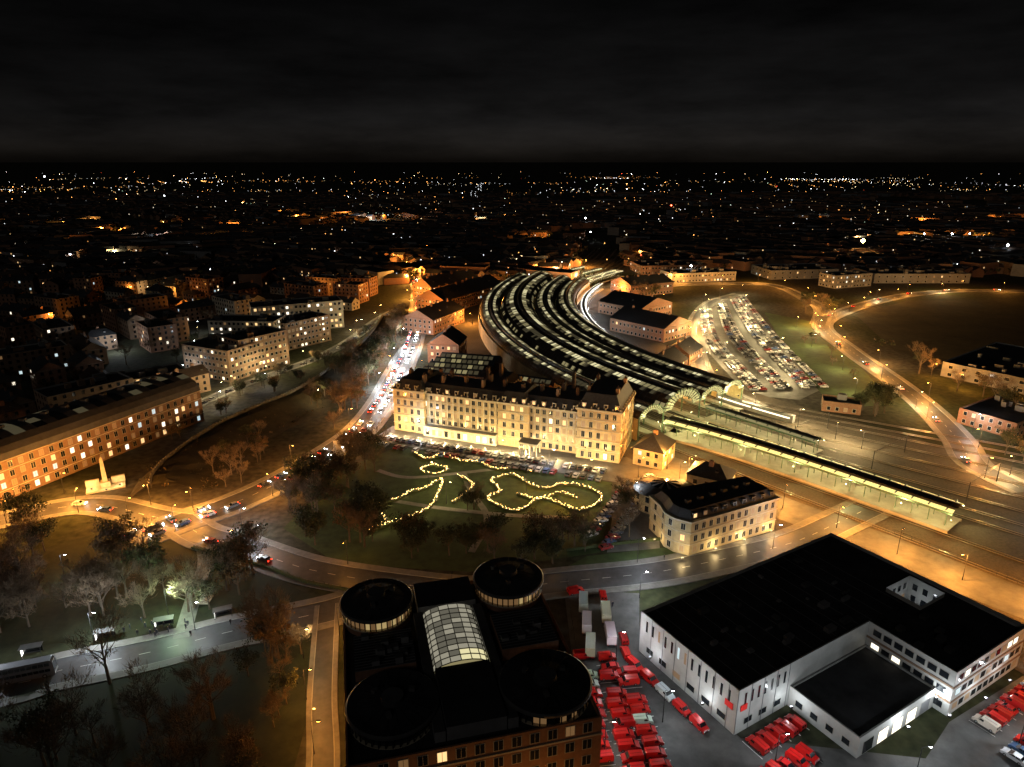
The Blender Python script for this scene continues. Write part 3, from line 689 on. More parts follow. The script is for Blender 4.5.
for i in range(360):
    y=math.exp(D2.uniform(math.log(640),math.log(4600)));x=D2.uniform(-.85,.85)*y
    th=D2.uniform(0,math.pi);ns=D2.randint(2,5);Ls=D2.uniform(80,260)*(1+y/4000);sp=D2.uniform(42,60)*(1+y/5000)
    kind=D2.choices(['o','w','y'],[.45,.28,.27])[0];br=D2.choice([.5,.9,1.2,1.8,3.2]);dens=D2.choice([.2,.4,.7])
    if not dens_(x,y): dens*=.15;br*=.6
    for k in range(ns):
        off=(k-ns/2)*sp
        for j in range(int(Ls/30)):
            u=-Ls/2+j*30;X=x+math.cos(th)*u-math.sin(th)*off;Y=y+math.sin(th)*u+math.cos(th)*off
            if Y<620 or blocked(X,Y):continue
            if D2.random()<dens: dlamp(X+D2.uniform(-5,5),Y+D2.uniform(-5,5),kind if D2.random()<.75 else D2.choice('owyw'),br*D2.lognormvariate(.1,.9)*(1+Y/2200),.45+Y/6500,D2.uniform(5,9))
            if Y<2400:
                for sd in(-1,1):
                    if D2.random()<.75:
                        house_row(X-math.sin(th)*sd*13,Y+math.cos(th)*sd*13,th,D2.uniform(16,28),D2.uniform(8,11),D2.choice([6,6,6.5,9]))
                    if D2.random()<.4: wood(X-math.sin(th)*sd*22,Y+math.cos(th)*sd*22,5,9,16)
for i in range(1500):
    y=math.exp(D2.uniform(math.log(640),math.log(6500)));x=D2.uniform(-.85,.85)*y
    if blocked(x,y):continue
    if D2.random()<(.6 if dens_(x,y) else .2): dlamp(x,y,D2.choices('owygr',[.42,.28,.25,.02,.03])[0],D2.lognormvariate(.2,1.1)*(1+y/2200),.45+y/6500,D2.uniform(3,12))
    if y<3500 and i<1000: wood(x+20,y,D2.uniform(6,22),D2.uniform(8,13),D2.randint(30,90),1.8)
def lampline(P,step,kind,s,r,jit=2):
    for x,y,a in resample(P,step): dlamp(x+D2.uniform(-jit,jit),y+D2.uniform(-jit,jit),kind if D2.random()<.85 else 'w',s*D2.uniform(.4,1.5),r)
lampline([(-760,1850),(-600,1700),(-452,1571),(-340,1480),(-245,1404)],22,'g',1.6,.65)
lampline([(-150,3325),(-120,2300),(-78,1483)],70,'w',3,1.1,16)
lampline([(-135,781),(-120,950),(-60,1200),(-78,1483)],30,'o',5,.6)
lampline([(-20,700),(150,760),(300,740),(520,700),(700,720)],26,'o',5,.55)
lampline([(-300,760),(-220,820),(-135,781)],22,'o',6,.55)
lampline([(-620,1000),(-420,900),(-300,760)],30,'o',4,.5,4)
lampline([(120,900),(260,1000),(520,1050),(800,1200)],34,'o',5,.6,4)
lampline([(-1400,2400),(-700,2500),(0,2300),(700,2500),(1500,2300)],55,'o',5,.8,14)
lampline([(300,1500),(900,1700),(1400,1500)],50,'w',4,.75,20)
for x,y,k,s,r,z in[(404,798,'o',150,2.6,22),(584,815,'w',60,1.5,15),(560,945,'w',60,1.,15),(598,945,'w',80,1.2,15),(625,950,'w',60,1.,15),(127,1210,'w',40,1.3,15),(129,689,'r',8,.8,20),(260,1150,'r',30,1.2,40),(175,670,'w',60,1.,12),(-800,1250,'w',40,1.2,10),(-500,780,'w',40,.9,9),(-640,900,'w',30,.9,9),(-2738,4177,'w',60,3,20),(-1011,2057,'w',50,1.6,12),(113,1000,'w',30,1,12)]: dlamp(x,y,k,s,r,z)
town.obj('distant_town_houses');lamps.obj('distant_street_lights')
# ---------------------------------------------------------------- trees
def tree_mesh(seed,h,cr,mode):
    T=random.Random(seed);mb=MB();th=h*.3
    mb.tube((0,0,-.2),(.1,.1,th),.32*h/12,.22*h/12,'bark',7);mb.tube((.1,.1,th),(0,0,h*.75),.22*h/12,.06,'bark',6)
    ends=[]
    for i in range(8):
        a=i*2.4+T.uniform(-.4,.4);z=th*(.9+i*.14);up=T.uniform(.25,.55)
        p=Vector((.1*(1-i/8),.1,z));d=Vector((math.cos(a),math.sin(a),0))
        q=p+d*cr*.5+Vector((0,0,h*up*.5));e=p+d*cr*T.uniform(.72,.95)+Vector((0,0,h*up*.75+(i*.25)));e.z=min(e.z,h*.92)
        mb.tube(p,q,.13,.08,'bark',5);mb.tube(q,e,.08,.03,'bark',4);ends.append(e)
        for k in range(4):
            b=q.lerp(e,T.random()) if k<3 else p.lerp(q,.7);f=b+Vector((T.uniform(-1,1),T.uniform(-1,1),T.uniform(.2,1)))*cr*.38
            mb.tube(b,f,.06,.02,'bark',3);ends.append(f)
    ends.append(Vector((0,0,h*.9)));ends.append(Vector((.8,.3,h*.8)))
    for e in ends:
        if mode=='bare':
            for _ in range(24):
                s=e+Vector((T.gauss(0,.5),T.gauss(0,.5),T.gauss(0,.4)));d=(s-Vector((0,0,h*.35))).normalized()+Vector((T.gauss(0,.6),T.gauss(0,.6),T.gauss(.25,.5)));d=d.normalized()*T.uniform(.8,1.9)
                w=d.cross(Vector((T.gauss(0,1),T.gauss(0,1),T.gauss(0,1)))).normalized()*.05
                mb.add([tuple(s-w),tuple(s+w),tuple(s+d)],[(0,1,2)],'twig')
        else:
            m=T.choice(['leaf_dark','leaf_dark','leaf_light'] if mode=='leaf' else ['leaf_brown','leaf_light','twig']);n=36 if mode=='leaf' else 26
            for _ in range(n):
                c=e+Vector((T.gauss(0,.7),T.gauss(0,.7),T.gauss(0,.5)));s=T.uniform(.16,.32)
                u=Vector((T.gauss(0,1),T.gauss(0,1),T.gauss(0,1))).normalized()*s;w=u.cross(Vector((T.gauss(0,1),T.gauss(0,1),T.gauss(0,1)))).normalized()*s
                mb.add([tuple(c-u),tuple(c+w),tuple(c+u),tuple(c-w)],[(0,1,2,3)],m)
    return mb.mesh('tree_'+mode)
TM=[tree_mesh(1,13,4.5,'bare'),tree_mesh(2,15,5.2,'bare'),tree_mesh(3,11,4.2,'bare'),tree_mesh(4,11,4.,'leaf'),tree_mesh(5,13,4.6,'leaf'),tree_mesh(6,12,4.4,'brown')]
TN=['bare_tree','bare_tree','bare_tree','evergreen_tree','evergreen_tree','autumn_tree']
def bad(x,y):
    return near_path(x,y,PST,8.5) or near_path(x,y,PR2,7) or near_path(x,y,PLR,7.5) or near_path(x,y,POP,5) or near_path(x,y,PLF,7.5)
def trees(cx,cy,rx,ry,n,w=(3,3,2,2,2,2),smin=.7,smax=1.1,z=0):
    k=0;t=0
    while k<n and t<n*8:
        t+=1;x=cx+R.uniform(-1,1)*rx;y=cy+R.uniform(-1,1)*ry
        if bad(x,y):continue
        i=R.choices(range(6),w)[0];s=R.uniform(smin,smax);inst(TM[i],TN[i],x,y,z,R.uniform(0,6.28),(s,s,s*R.uniform(.85,1.1)));k+=1
trees(-66,222,9,22,22);trees(-54,186,13,14,14,(3,3,2,3,3,1));trees(-14,178,26,6,14,(2,2,1,4,4,2),.6,.9);trees(14,180,10,4,7,(2,2,1,4,4,2),.6,.9)
trees(-52,240,6,10,7,(1,1,1,4,4,1));trees(-14,206,3,5,3,(1,1,1,3,3,1),.5,.7);trees(36,192,4,12,5,(2,2,1,1,1,1),.6,.9)
trees(-128,150,14,16,18,(4,4,3,1,1,2));trees(-106,162,10,10,12);trees(-72,158,12,10,12);trees(-60,137,6,8,6);trees(-94,126,10,4,4,(4,4,3,0,0,0));trees(-100,150,8,6,6,(4,4,3,0,0,0));trees(-140,180,8,6,5)
trees(-90,105,30,12,18,(4,4,3,1,1,1));trees(-54,112,7,20,8,(4,4,3,1,1,1),.5,.8)
trees(-76,300,4,28,16);trees(-76,360,4,40,24,(3,3,2,3,3,2));trees(-76,450,4,40,16);trees(-106,240,9,22,14,(4,4,3,1,1,2),.5,.8);trees(-90,330,6,50,16,(3,3,2,2,2,2),.5,.75,3.5)
for x,y in((-140,262),(-130,290),(-121,320),(-112,340),(-103,372),(-99,400),(-97,430),(-122,345),(-136,318),(-131,336),(-112,372)): trees(x,y,3,5,3,(3,3,2,3,2,3),.45,.7)
trees(166,293,8,6,8,(1,1,1,5,5,1));trees(186,380,10,50,6,(2,2,2,2,2,1),.4,.6);trees(226,330,6,50,9);trees(228,505,14,14,8,(1,1,1,3,3,1));trees(112,575,10,20,6)
trees(-230,300,30,60,20,smin=.6,smax=.9);trees(-250,480,90,110,45,smin=.6,smax=.9);trees(350,360,40,60,14)
trees(-50,126,2,20,5,(3,3,2,0,0,0),.5,.7);trees(6,170,12,3,4,(1,1,1,4,4,1),.6,.8);trees(198,236,8,14,5)
for i in range(60):
    x,y=D2.uniform(230,430),D2.uniform(380,420)
    if not inpoly(x,y,[(257,500),(325,556),(424,560),(500,520),(321,404),(247,366),(232,400)]):wood(x,y,7,7,30,1.)
woods.obj('distant_trees')
def hedge(pts,name='garden_hedge',lights=True,closed=True):
    P=cat(pts+([pts[0]] if closed else []),5);mb=MB()
    for x,y,a in resample(P,.7):
        c=Vector((x,y,.5))
        for _ in range(9):
            q=c+Vector((R.gauss(0,.32),R.gauss(0,.32),R.uniform(-.45,.55)));s=.22;u=Vector((R.gauss(0,1),R.gauss(0,1),R.gauss(0,1))).normalized()*s;w=Vector((R.gauss(0,1),R.gauss(0,1),R.gauss(0,1))).normalized()*s
            mb.add([tuple(q-u),tuple(q+w),tuple(q+u),tuple(q-w)],[(0,1,2,3)],R.choice(['hedge_leaf','leaf_light']))
    sweep(mb,P,[(-.4,0),(-.36,.85),(.36,.85),(.4,0)],'hedge_leaf')
    if lights:
        for x,y,a in resample(P,.6): mb.octa(x+R.uniform(-.45,.45),y+R.uniform(-.45,.45),R.uniform(.9,1.4),R.uniform(.07,.15),'fairy')
    mb.obj(name);return P
H1=hedge([(-44.3,187.7),(-40.6,194),(-43,199),(-44.9,204.6),(-38.2,208.8),(-36,213),(-30.5,216.2),(-25.2,223.3),(-25.9,208.8),(-28.6,200.5),(-34.4,195.2),(-40,190.8)])
H2=hedge([(-7.9,222.5),(0,227.5),(6,220),(11.6,216.2),(19,220),(27.4,216.2),(30.7,208.8),(22.4,200.5),(15,206),(9.5,208.8),(4,202),(-.7,200.5),(-8.2,208.8),(-4,214)])
H3=hedge([(-38,247),(-33,241),(-27,245),(-20,239.6),(-12,238),(-8,233),(-1,231.5)],closed=False)
H4=hedge([(-30,236),(-24,232),(-28,228),(-34,231)])
H5=hedge([(2,212),(9,208),(16,213),(22,209)],closed=False)
H6=hedge([(-20,226),(-14,220),(-16,212),(-20,206)],closed=False)
hedge([(-95,178),(-70,168),(-57,161),(-40,156)],'boundary_hedge',False,False);hedge([(16,177),(34,181),(52,184)],'boundary_hedge',False,False)
# ---------------------------------------------------------------- lamps
def lamp_mesh(kind,h,arm):
    mb=MB();mb.tube((0,0,0),(0,0,1.2),.13,.11,'dark_metal',8);mb.tube((0,0,1.2),(0,0,h),.09,.05,'dark_metal',8);mb.tube((0,0,h),(arm,0,h+.25),.05,.04,'dark_metal',6)
    mb.box(arm+.3,0,h+.17,h+.33,.45,.16,0,'dark_metal');mb.box(arm+.3,0,h+.10,h+.165,.32,.12,0,{'o':'bulb_orange','w':'bulb_white','y':'bulb_yellow','g':'bulb_white'}[kind]);return mb.mesh('lamp_'+kind)
LM={k:lamp_mesh(k,8,1.2) for k in'owyg'}
LC={'o':(1.,.38,.06),'w':(.88,.95,1.),'y':(1.,.76,.36),'g':(.65,1.,.6),'h':(1.,.7,.3),'c':(1.,.9,.34)}
LD={}
def ldata(kind,p,r=.28):
    k=(kind,p,r)
    if k not in LD:
        l=bpy.data.lights.new('lamp_light','POINT');l.color=LC[kind];l.energy=p;l.shadow_soft_size=r;LD[k]=l
    return LD[k]
def lamp(x,y,kind='o',p=2500,rot=0,name='street_lamp',h=1.,r=.28):
    o=inst(LM[kind],name,x,y,0,rot,(1,1,h));b=bpy.data.objects.new('bulb',ldata(kind,p,r));b.parent=o;b.location=(1.5,0,7.75);col.objects.link(b);return o
def lampsalong(P,step,kind,p,off,start=0,alt=True):
    for i,(x,y,a) in enumerate(resample(P,step,start)):
        s=1 if(not alt or i%2)else -1;lamp(x+math.sin(a)*off*s,y-math.cos(a)*off*s,kind,p*R.uniform(.6,1.4)//100*100,a+math.pi/2*s)
lampsalong([p for p in PST if p[1]<300],22,'o',13000,6.5)
lampsalong([p for p in PST if 300<=p[1]<460],24,'w',17000,6.5);lampsalong([p for p in PST if 300<=p[1]<460],50,'o',15000,6.5,12)  # white lamps added to stand in for the traffic's headlight glow
lampsalong([p for p in PST if p[1]>=460],30,'o',34000,6.5)
lampsalong(PLF,20,'o',15000,5.5);lampsalong(PR2[:30],34,'o',1500,5.5)
lampsalong(PRR[8:],30,'o',13000,5.5);lampsalong(PRR[8:],75,'y',15000,5.5,15);lampsalong(PR3,36,'o',24000,5)
lampsalong(PL2,26,'y',6000,4);lampsalong(PC,60,'y',14000,4)
for x,y,k,p in[(-100.6,137,'w',8000),(-86.9,146,'g',7000),(-78,141,'w',3500),(-119,124.5,'w',3500),(-48.4,131,'y',1500),(-123,162,'w',2000),(-123,195,'o',14000),(-84,188,'w',7000),(-76,178,'w',2500),(-44,118,'o',4500),(-42,139,'o',4500),(-38.5,104,'o',4000),
    (33.7,154,'w',6000),(77.6,178,'w',2800),(36,170.5,'w',2000),(24,130,'w',1600),(31,112,'w',1700),(18,104,'w',1300),(50,101,'w',2400),(75,98,'w',1700),(100,106,'w',2500),(118,112,'o',5000),
    (-178,222,'o',14000),(-166,226,'w',7500),(-161,193,'o',17000),(-155,213,'o',13000),(-137,300,'w',1800),
    (60,222,'y',2500),(46,226,'o',12000),(40,206,'w',2200),(27,224,'y',4000),(-5,242,'y',4500),(-40,262,'w',3500),(14,233,'w',3500),(-22,206,'y',1200),(16,205,'o',6000),(5,215,'o',3500),(-30,222,'y',1500)]: lamp(x,y,k,p)
for x,y in[(52,240),(58,233),(64,226),(77,216),(90,203),(102,190),(113,175),(124,162),(136,150),(148,140)]: lamp(x,y,'o',26000,R.uniform(0,6))
for x,y,p in[(90,360,5500),(108,368,7500),(98,400,7500),(122,440,10000),(88,470,9500),(130,480,10000),(84,530,13000),(120,540,15000),(90,580,19000),(130,610,19000),(60,620,17000),(145,640,17000),(40,670,20000),(84,320,6500),(104,335,5000),
    (-40,425,9500),(-28,470,18000),(-5,520,22000),(5,560,22000),(-30,540,12000),(-58,600,20000),(0,620,22000),(-100,640,22000),(-85,560,17000),(30,700,30000),(80,740,27000),(-46,310,3500),(18,282,4500),(-48,350,4500)]: lamp(x,y,'o',p*1.9,R.uniform(0,6),'yard_lamp')
for x,y in[(128,340),(150,350),(124,385),(160,395),(126,430),(165,440),(138,475),(172,490),(150,515),(182,530),(172,560)]: lamp(x,y,'y',19000,R.uniform(0,6),'car_park_lamp',1.2)
for x,y,p in[(112,296,18000),(124,276,18000),(134,262,18000),(140,252,12000),(170,320,8500),(182,360,10000),(186,410,11000),(196,460,11000)]: lamp(x,y,'y',p,R.uniform(0,6),'yard_lamp')
for x,y,k,p in[(168,182,'w',5500),(200,230,'w',4500),(224,326,'o',14000),(240,300,'o',12000),(222,345,'o',10000),(196,270,'w',5500),(212,230,'w',4500),(240,260,'y',4500)]: lamp(x,y,k,p)
for i in range(36):
    x,y=R.uniform(-.7,-.22),R.uniform(260,620);x=x*y
    lamp(x,y,R.choice('ooowy'),R.choice([1500,3000,7000])*(1 if y<450 else 1.8)//1,R.uniform(0,6))
for i in range(75):  # extra lamps scattered at random, added for light pools in the far town
    y=R.uniform(640,1500);x=R.uniform(-.75,.75)*y
    if blocked(x,y):continue
    lamp(x,y,R.choice('oooyw'),R.choice([12000,30000,70000]),R.uniform(0,6),r=.5)
fm=MB();fm.box(0,0,0,.12,.25,.25,0,'dark_metal');fm.tube((0,0,.12),(0,0,.3),.05,.05,'dark_metal',6);fm.box(0,0,.22,.5,.3,.2,0,'dark_metal');FM=fm.mesh('floodlight_body')
def flood(x,y,z,kind,p,name='floodlight',r=.3):
    o=inst(FM,name,x,y,z);b=bpy.data.objects.new('bulb',ldata(kind,p,r));b.parent=o;b.location=(0,0,.75);col.objects.link(b)
for X in range(2,98,6):
    q=HW(X,-8.5 if X<80 else -10);flood(q[0],q[1],.1,'h',R.choice([2200,2900,3600]),r=.12)
for X in(3,10,20,26,32,38,44,52,57,66,72,78,84,92):
    q=HW(X,-1.6 if 14<X<80 else -4.4);flood(q[0],q[1],5.,'h',R.choice([420,650]),r=.1)
q=HW(62,-6);flood(q[0],q[1],3.,'w',1500)
for X in(33,36,40):
    q=HW(X,42);flood(q[0],q[1],1,'h',900)
for z in(2,9): q=HW(99.5,8);flood(q[0],q[1],z,'o',1800)
for i in range(0,len(CP1),4):
    x,y=CP1[i]
    for o in(-6.8,6.8): flood(x-.7*o,y-.68*o,5,'c',3200,'platform_light',.12)
for i in(0,6,12):
    x,y=CP2[i];flood(x+3,y+3,4.6,'c',2500,'platform_light',.12)
for s,o in[(-4,-28),(-5,-8),(-5,12),(-4,27),(12,-8),(12,12),(12,27),(12,-28)]:
    x,y=arc(s,o);flood(x,y,7.4,'c',2600,'platform_light',.2)
for s in(60,140,220,300,350,380,410,440):
    for o in(-27,-8,12,27):
        x,y=arc(s,o);flood(x,y,7.2,'y',1500 if s<341 else 11000,'platform_light',.2)
P=[arc(321*i/40,41) for i in range(14,46)];mb=MB();sweep(mb,P,[(-2.5,0),(-2.5,1.1),(2.5,1.1),(2.5,0)],'concrete');sweep(mb,P,[(-2.2,5),(-1.8,5.6),(1.8,5.6),(2.2,5)],'roof_lead')
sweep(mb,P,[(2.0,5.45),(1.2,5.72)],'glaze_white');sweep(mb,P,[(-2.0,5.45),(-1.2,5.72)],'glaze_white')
for x,y,a in resample(P,9): mb.tube((x,y,1.1),(x,y,5.4),.12,.12,'iron_green',6)
mb.obj('platform_canopy')
for x,y,a in resample(P,22):flood(x+3.5,y,4.6,'w',5000,'platform_light',.2)
for x,y,z,k,p in[(40.5,46,3.6,'w',700),(38,50,3.5,'w',900),(28,47.5,3.5,'w',900),(13,32,3,'w',600),(-2,22,3,'w',350),(-2,6,3,'w',260),(50,51,3,'w',700),(62,28,6,'w',260),(73,44,4,'w',900),(60,51,3,'w',500)]:
    q=MW(x,y);flood(q[0],q[1],z,k,p,'brick_fill_light',.15)
for x,y,z,k,p in[(16,92,4,'o',1800),(15.5,110,4,'y',900),(-8,82,3,'o',2600),(-24,82,3,'o',2600),(6,83,3,'o',2200),(-40.5,112,3,'o',1500)]: flood(x,y,z,k,p,'brick_fill_light',.15)  # lamps added to brighten the brick walls of the rotunda office
for dx,dy in((2.5,-4),(-3,-3.5),(5,0)): flood(-144+dx,219+dy,.6,'y',600)
for x,y,z,p in[(49,171,1.,1200),(60,176,1.,1400),(70,181,1,1400),(80,186,1,1200),(43,181,1,700)]: flood(x,y,z,'h',p)
for P in(H1,H2,H3,H4,H5,H6):
    for x,y,a in resample(P,8): flood(x+.6,y-.6,.9,'h',360,'garden_light',.05)
# ---------------------------------------------------------------- vehicles
def vehicle(kind):
    mb=MB()
    if kind=='car': out=[(-2.1,.32),(-2.16,.72),(-2.02,1.0),(-1.72,1.04),(-1.3,1.44),(.1,1.47),(.95,1.02),(1.85,.86),(2.12,.66),(2.1,.32)];hw=.86;gl=[(3,4),(5,6)];belt=1.0;wr=.32;wx=1.32
    elif kind=='van': out=[(-2.3,.35),(-2.38,1.0),(-2.34,1.7),(-2.2,1.83),(.75,1.86),(1.35,1.18),(2.1,1.0),(2.32,.75),(2.3,.35)];hw=.9;gl=[(4,5)];belt=1.1;wr=.34;wx=1.45
    elif kind=='truck': out=[(-3.9,.9),(-3.9,3.3),(1.6,3.3),(1.62,2.0),(1.9,2.75),(2.5,2.78),(3.1,1.9),(3.3,1.0),(3.3,.5),(1.5,.5),(1.5,.9)];hw=1.15;gl=[(5,6)];belt=1.9;wr=.48;wx=2.3
    else: out=[(-5.6,.4),(-5.65,1.2),(-5.55,3.9),(-5.3,4.15),(5.1,4.15),(5.5,3.6),(5.65,1.2),(5.6,.4)];hw=1.22;gl=[(4,5),(5,6)];belt=1.3;wr=.5;wx=3.6
    n=len(out)
    def yw(z): return hw if z<=belt+.05 else hw*(1-.17*(z-belt)/.45) if kind=='car' else hw*(1-(.12 if kind=='van' else .03)*(z-belt))
    vs=[(x,yw(z),z) for x,z in out]+[(x,-yw(z),z) for x,z in out]
    for i in range(n):
        j=(i+1)%n;mb.add([vs[i],vs[j],vs[n+j],vs[n+i]],[(0,1,2,3)],'car_glass' if (i,j) in gl else 'car_paint')
    mb.add(vs[:n],[tuple(range(n))],'car_paint');mb.add(vs[n:],[tuple(reversed(range(n)))],'car_paint')
    for s in(1,-1):
        def sw(pts): mb.add([(x,s*(yw(z)+.012),z) for x,z in pts],[tuple(range(len(pts)))],'car_glass')
        if kind=='car': sw([(-1.62,1.08),(-1.24,1.38),(-.5,1.41),(-.5,1.07)]);sw([(-.42,1.07),(-.42,1.41),(.06,1.41),(.8,1.06)])
        elif kind=='van': sw([(.15,1.2),(.15,1.68),(.78,1.7),(1.2,1.22)])
        elif kind=='truck': sw([(1.95,1.95),(2.,2.6),(2.5,2.62),(2.95,1.95)])
        else:
            for a in range(9): sw([(-5.1+a*1.12,1.5),(-5.1+a*1.12,2.2),(-4.1+a*1.12,2.2),(-4.1+a*1.12,1.5)]);sw([(-5.1+a*1.12,2.9),(-5.1+a*1.12,3.7),(-4.1+a*1.12,3.7),(-4.1+a*1.12,2.9)])
    for x in(-wx,wx):
        for s in(1,-1):
            mb.tube((x,s*(hw-.2),wr),(x,s*(hw+.03),wr),wr,wr,'tyre',12);mb.tube((x,s*(hw+.02),wr),(x,s*(hw+.045),wr),wr*.55,wr*.5,'hub',8)
    fx=out[-1][0];rx=out[0][0]
    if kind=='van':
        for s in(1,-1): mb.box(rx-.05,s*.4,1.15,1.62,.03,.28,0,'car_glass')
        mb.box(-.8,0,1.845,1.87,1.2,.03,0,'dark_metal');mb.box(fx-.1,0,.62,.8,.13,.5,0,'dark_metal')
    for s in(1,-1):
        mb.box(fx+.03,s*hw*.75,.62,.8,.04,.16,0,'lamp_clear');mb.box(rx-.06,s*hw*.8,.75,.95,.04,.12,0,'lamp_red')
        if kind in('car','van'): mb.box(.75 if kind=='car' else 1.15,s*(hw+.1),1.0,1.13,.07,.1,0,'car_paint')
    mb.box(fx+.02,0,.36,.52,.05,hw*.8,0,'dark_metal');mb.box(rx-.02,0,.36,.52,.05,hw*.8,0,'dark_metal')
    me=mb.mesh(kind)
    b=bmesh.new();b.from_mesh(me);bmesh.ops.remove_doubles(b,verts=b.verts,dist=.0005)
    ed=[e for e in b.edges if len(e.link_faces)==2 and all(f.material_index in(0,1) and f.calc_area()>.12 for f in e.link_faces) and e.calc_face_angle(0)>.35 and e.calc_length()>.15]
    bmesh.ops.bevel(b,geom=ed,offset=.05,segments=2,affect='EDGES',profile=.5);b.to_mesh(me);b.free()
    return me
VM={k:vehicle(k) for k in('car','van','truck','bus')}
def drive_mesh():
    me=VM['car'].copy();b=bmesh.new();b.from_mesh(me);n=len(me.materials);me.materials.append(MATS['headlight']);me.materials.append(MATS['taillight'])
    for s in(1,-1):
        for x,m,r in((2.2,n,.16),(-2.25,n+1,.13)):
            q=bmesh.ops.create_icosphere(b,subdivisions=1,radius=r,matrix=Matrix.Translation((x,s*.62,.72)))
            for f in{f for v in q['verts'] for f in v.link_faces}: f.material_index=m
    b.to_mesh(me);b.free();return me
DM=drive_mesh()
CC=[(.4,.4,.42),(.6,.6,.6),(.02,.02,.025),(.05,.06,.09),(.04,.08,.2),(.2,.02,.02),(.15,.15,.16),(.7,.7,.7),(.1,.1,.11),(.2,.22,.24),(.03,.03,.03)]
RED=(.5,.012,.01)
def car(x,y,rot,c=None,k='car',name='parked_car',s=1.):
    return inst(VM[k],name,x,y,.1,rot+R.uniform(-.03,.03),s*R.uniform(.97,1.05),c or R.choice(CC))
for i,(x,y,a) in enumerate(resample(PST,8.)):
    for sd in(-1,1):
        if R.random()<(.85 if y>290 else .5): inst(DM,'moving_car',x+math.sin(a)*2.4*sd,y-math.cos(a)*2.4*sd,.12,a+(0 if sd<0 else math.pi),1,R.choice(CC))
for i,(x,y,a) in enumerate(resample(PR2,22)):
    if i in(0,1,2): inst(DM,'moving_car',x+math.sin(a)*2.,y-math.cos(a)*2.,.12,a+math.pi,1,R.choice(CC))
for x,y,r in((-112,190,.5),(-118,186,1.2),(-100,198,2.2),(-134,201,3.),(-145,205,.1)):inst(DM,'moving_car',x,y,.12,r,1,R.choice(CC))
inst(VM['bus'],'double_decker_bus',-108,124.5,.12,.33,1,(.2,.2,.22));inst(VM['bus'],'double_decker_bus',-140,117,.12,.25,1,(.3,.05,.04));inst(VM['bus'],'double_decker_bus',-68,246,.12,math.pi*.62,1,(.4,.4,.42))
for i,(x,y,a) in enumerate(resample(PRR,45)): inst(DM,'moving_car',x+math.sin(a)*2.2,y-math.cos(a)*2.2,.12,a+math.pi,1,R.choice(CC))
ha=math.atan2(-33.5,90)
for i in range(33):
    for k,(off,sk) in enumerate(((-13,.12),(-20,.15))):
        if R.random()<sk: continue
        q=HW(2+i*2.85,off);car(q[0],q[1],ha+math.pi/2)
for i in range(14):
    t=i/13;x,y=46-18*t,214-36*t;car(x,y,.45)
    if i<12: car(x-6.5,y+2,.45)
for i in range(9): car(50+i*1.2,226-i*2.6,.5)
for f in(.06,.17,.39,.5,.72,.83,.97):
    L=[(119,325),(123,427),(145,515)];Rr=[(160,330),(174,440),(196,572)]
    Pm=cat([(L[i][0]*(1-f)+Rr[i][0]*f,L[i][1]*(1-f)+Rr[i][1]*f) for i in range(3)],8)
    for x,y,a in resample(Pm,2.9):
        if R.random()<.78: car(x,y,a+math.pi/2,s=.96)
mk=MB()
def bay(x,y,rot,L=5,w=2.7):
    c,s=math.cos(rot),math.sin(rot)
    for o in(-w/2,w/2):
        px,py=x-s*o,y+c*o;mk.box(px,py,.22,.225,L/2,.05,rot,'paint')
def van(x,y,rot,c=RED,k='van'):
    c=tuple(q*R.uniform(.8,1.15) for q in c)
    inst(VM[k],{'van':'delivery_van','truck':'box_truck','car':'parked_car'}[k],x,y,.2,rot+R.uniform(-.05,.05),1 if k=='truck' else R.uniform(.88,.98),c)
for cx,y0,y1,dx in((17.2,97,127,-.02),(23,97,128,-.1),(28.3,98,127,-.26)):
    y=y0
    while y<y1:
        x=cx+(y-100)*dx*.4;bay(x,y,.12)
        if R.random()<.9: van(x+R.uniform(-.4,.4),y,.12+(math.pi if R.random()<.3 else 0),RED if R.random()<.88 else(.6,.6,.6),'van' if R.random()<.85 else'car')
        y+=2.75
for i in range(5): van(18.5+(i%2)*5.2,134+i*4.1,1.45+(.1 if i%2 else 0),(.62,.62,.6),'truck')
for x,y,r in((17,156,.3),(24,154,1.6),(16.5,131,.1),(22,130.5,.1),(26.5,132,1.7),(26.8,137,1.6)): van(x,y,r)
for i in range(5):
    q=MW(-4.6,4+i*5.);van(q[0],q[1],math.atan2(-.861,.508),RED if i%3!=2 else(.6,.6,.6))
for i in range(5):
    q=MW(1.5+i*2.8,33.5);bay(q[0],q[1],math.atan2(-.861,.508));van(q[0],q[1],math.atan2(.861,-.508))
for i in range(6):
    q=MW(-6+i*2.8,40);bay(q[0],q[1],math.atan2(-.861,.508));van(q[0],q[1],math.atan2(-.861,.508)+.1,RED,'van' if i%3 else 'car')
for i in range(12):
    q=MW(46+i*2.8,53.5);bay(q[0],q[1],math.atan2(-.861,.508));van(q[0],q[1],math.atan2(.861,-.508),RED if R.random()<.8 else(.5,.5,.5),'van' if R.random()<.7 else'car')
for i in range(11):
    q=MW(42+i*2.8,60.5);van(q[0],q[1],math.atan2(.861,-.508),RED if R.random()<.7 else R.choice(CC),'van' if R.random()<.6 else'car')
for i in range(9):
    q=MW(75+R.uniform(0,4),20+i*3);van(q[0],q[1],.55,RED if R.random()<.6 else R.choice(CC),'van')
for i in range(14):
    x=18+i*2.8;bay(x,93,1.45);van(x,93,1.45,R.choice(CC) if R.random()<.6 else RED,'car')
mk.obj('bay_markings')
for i,(x,y,a) in enumerate(resample(PL2,6)):
    if i%3: car(x+math.sin(a)*1.9,y-math.cos(a)*1.9,a)
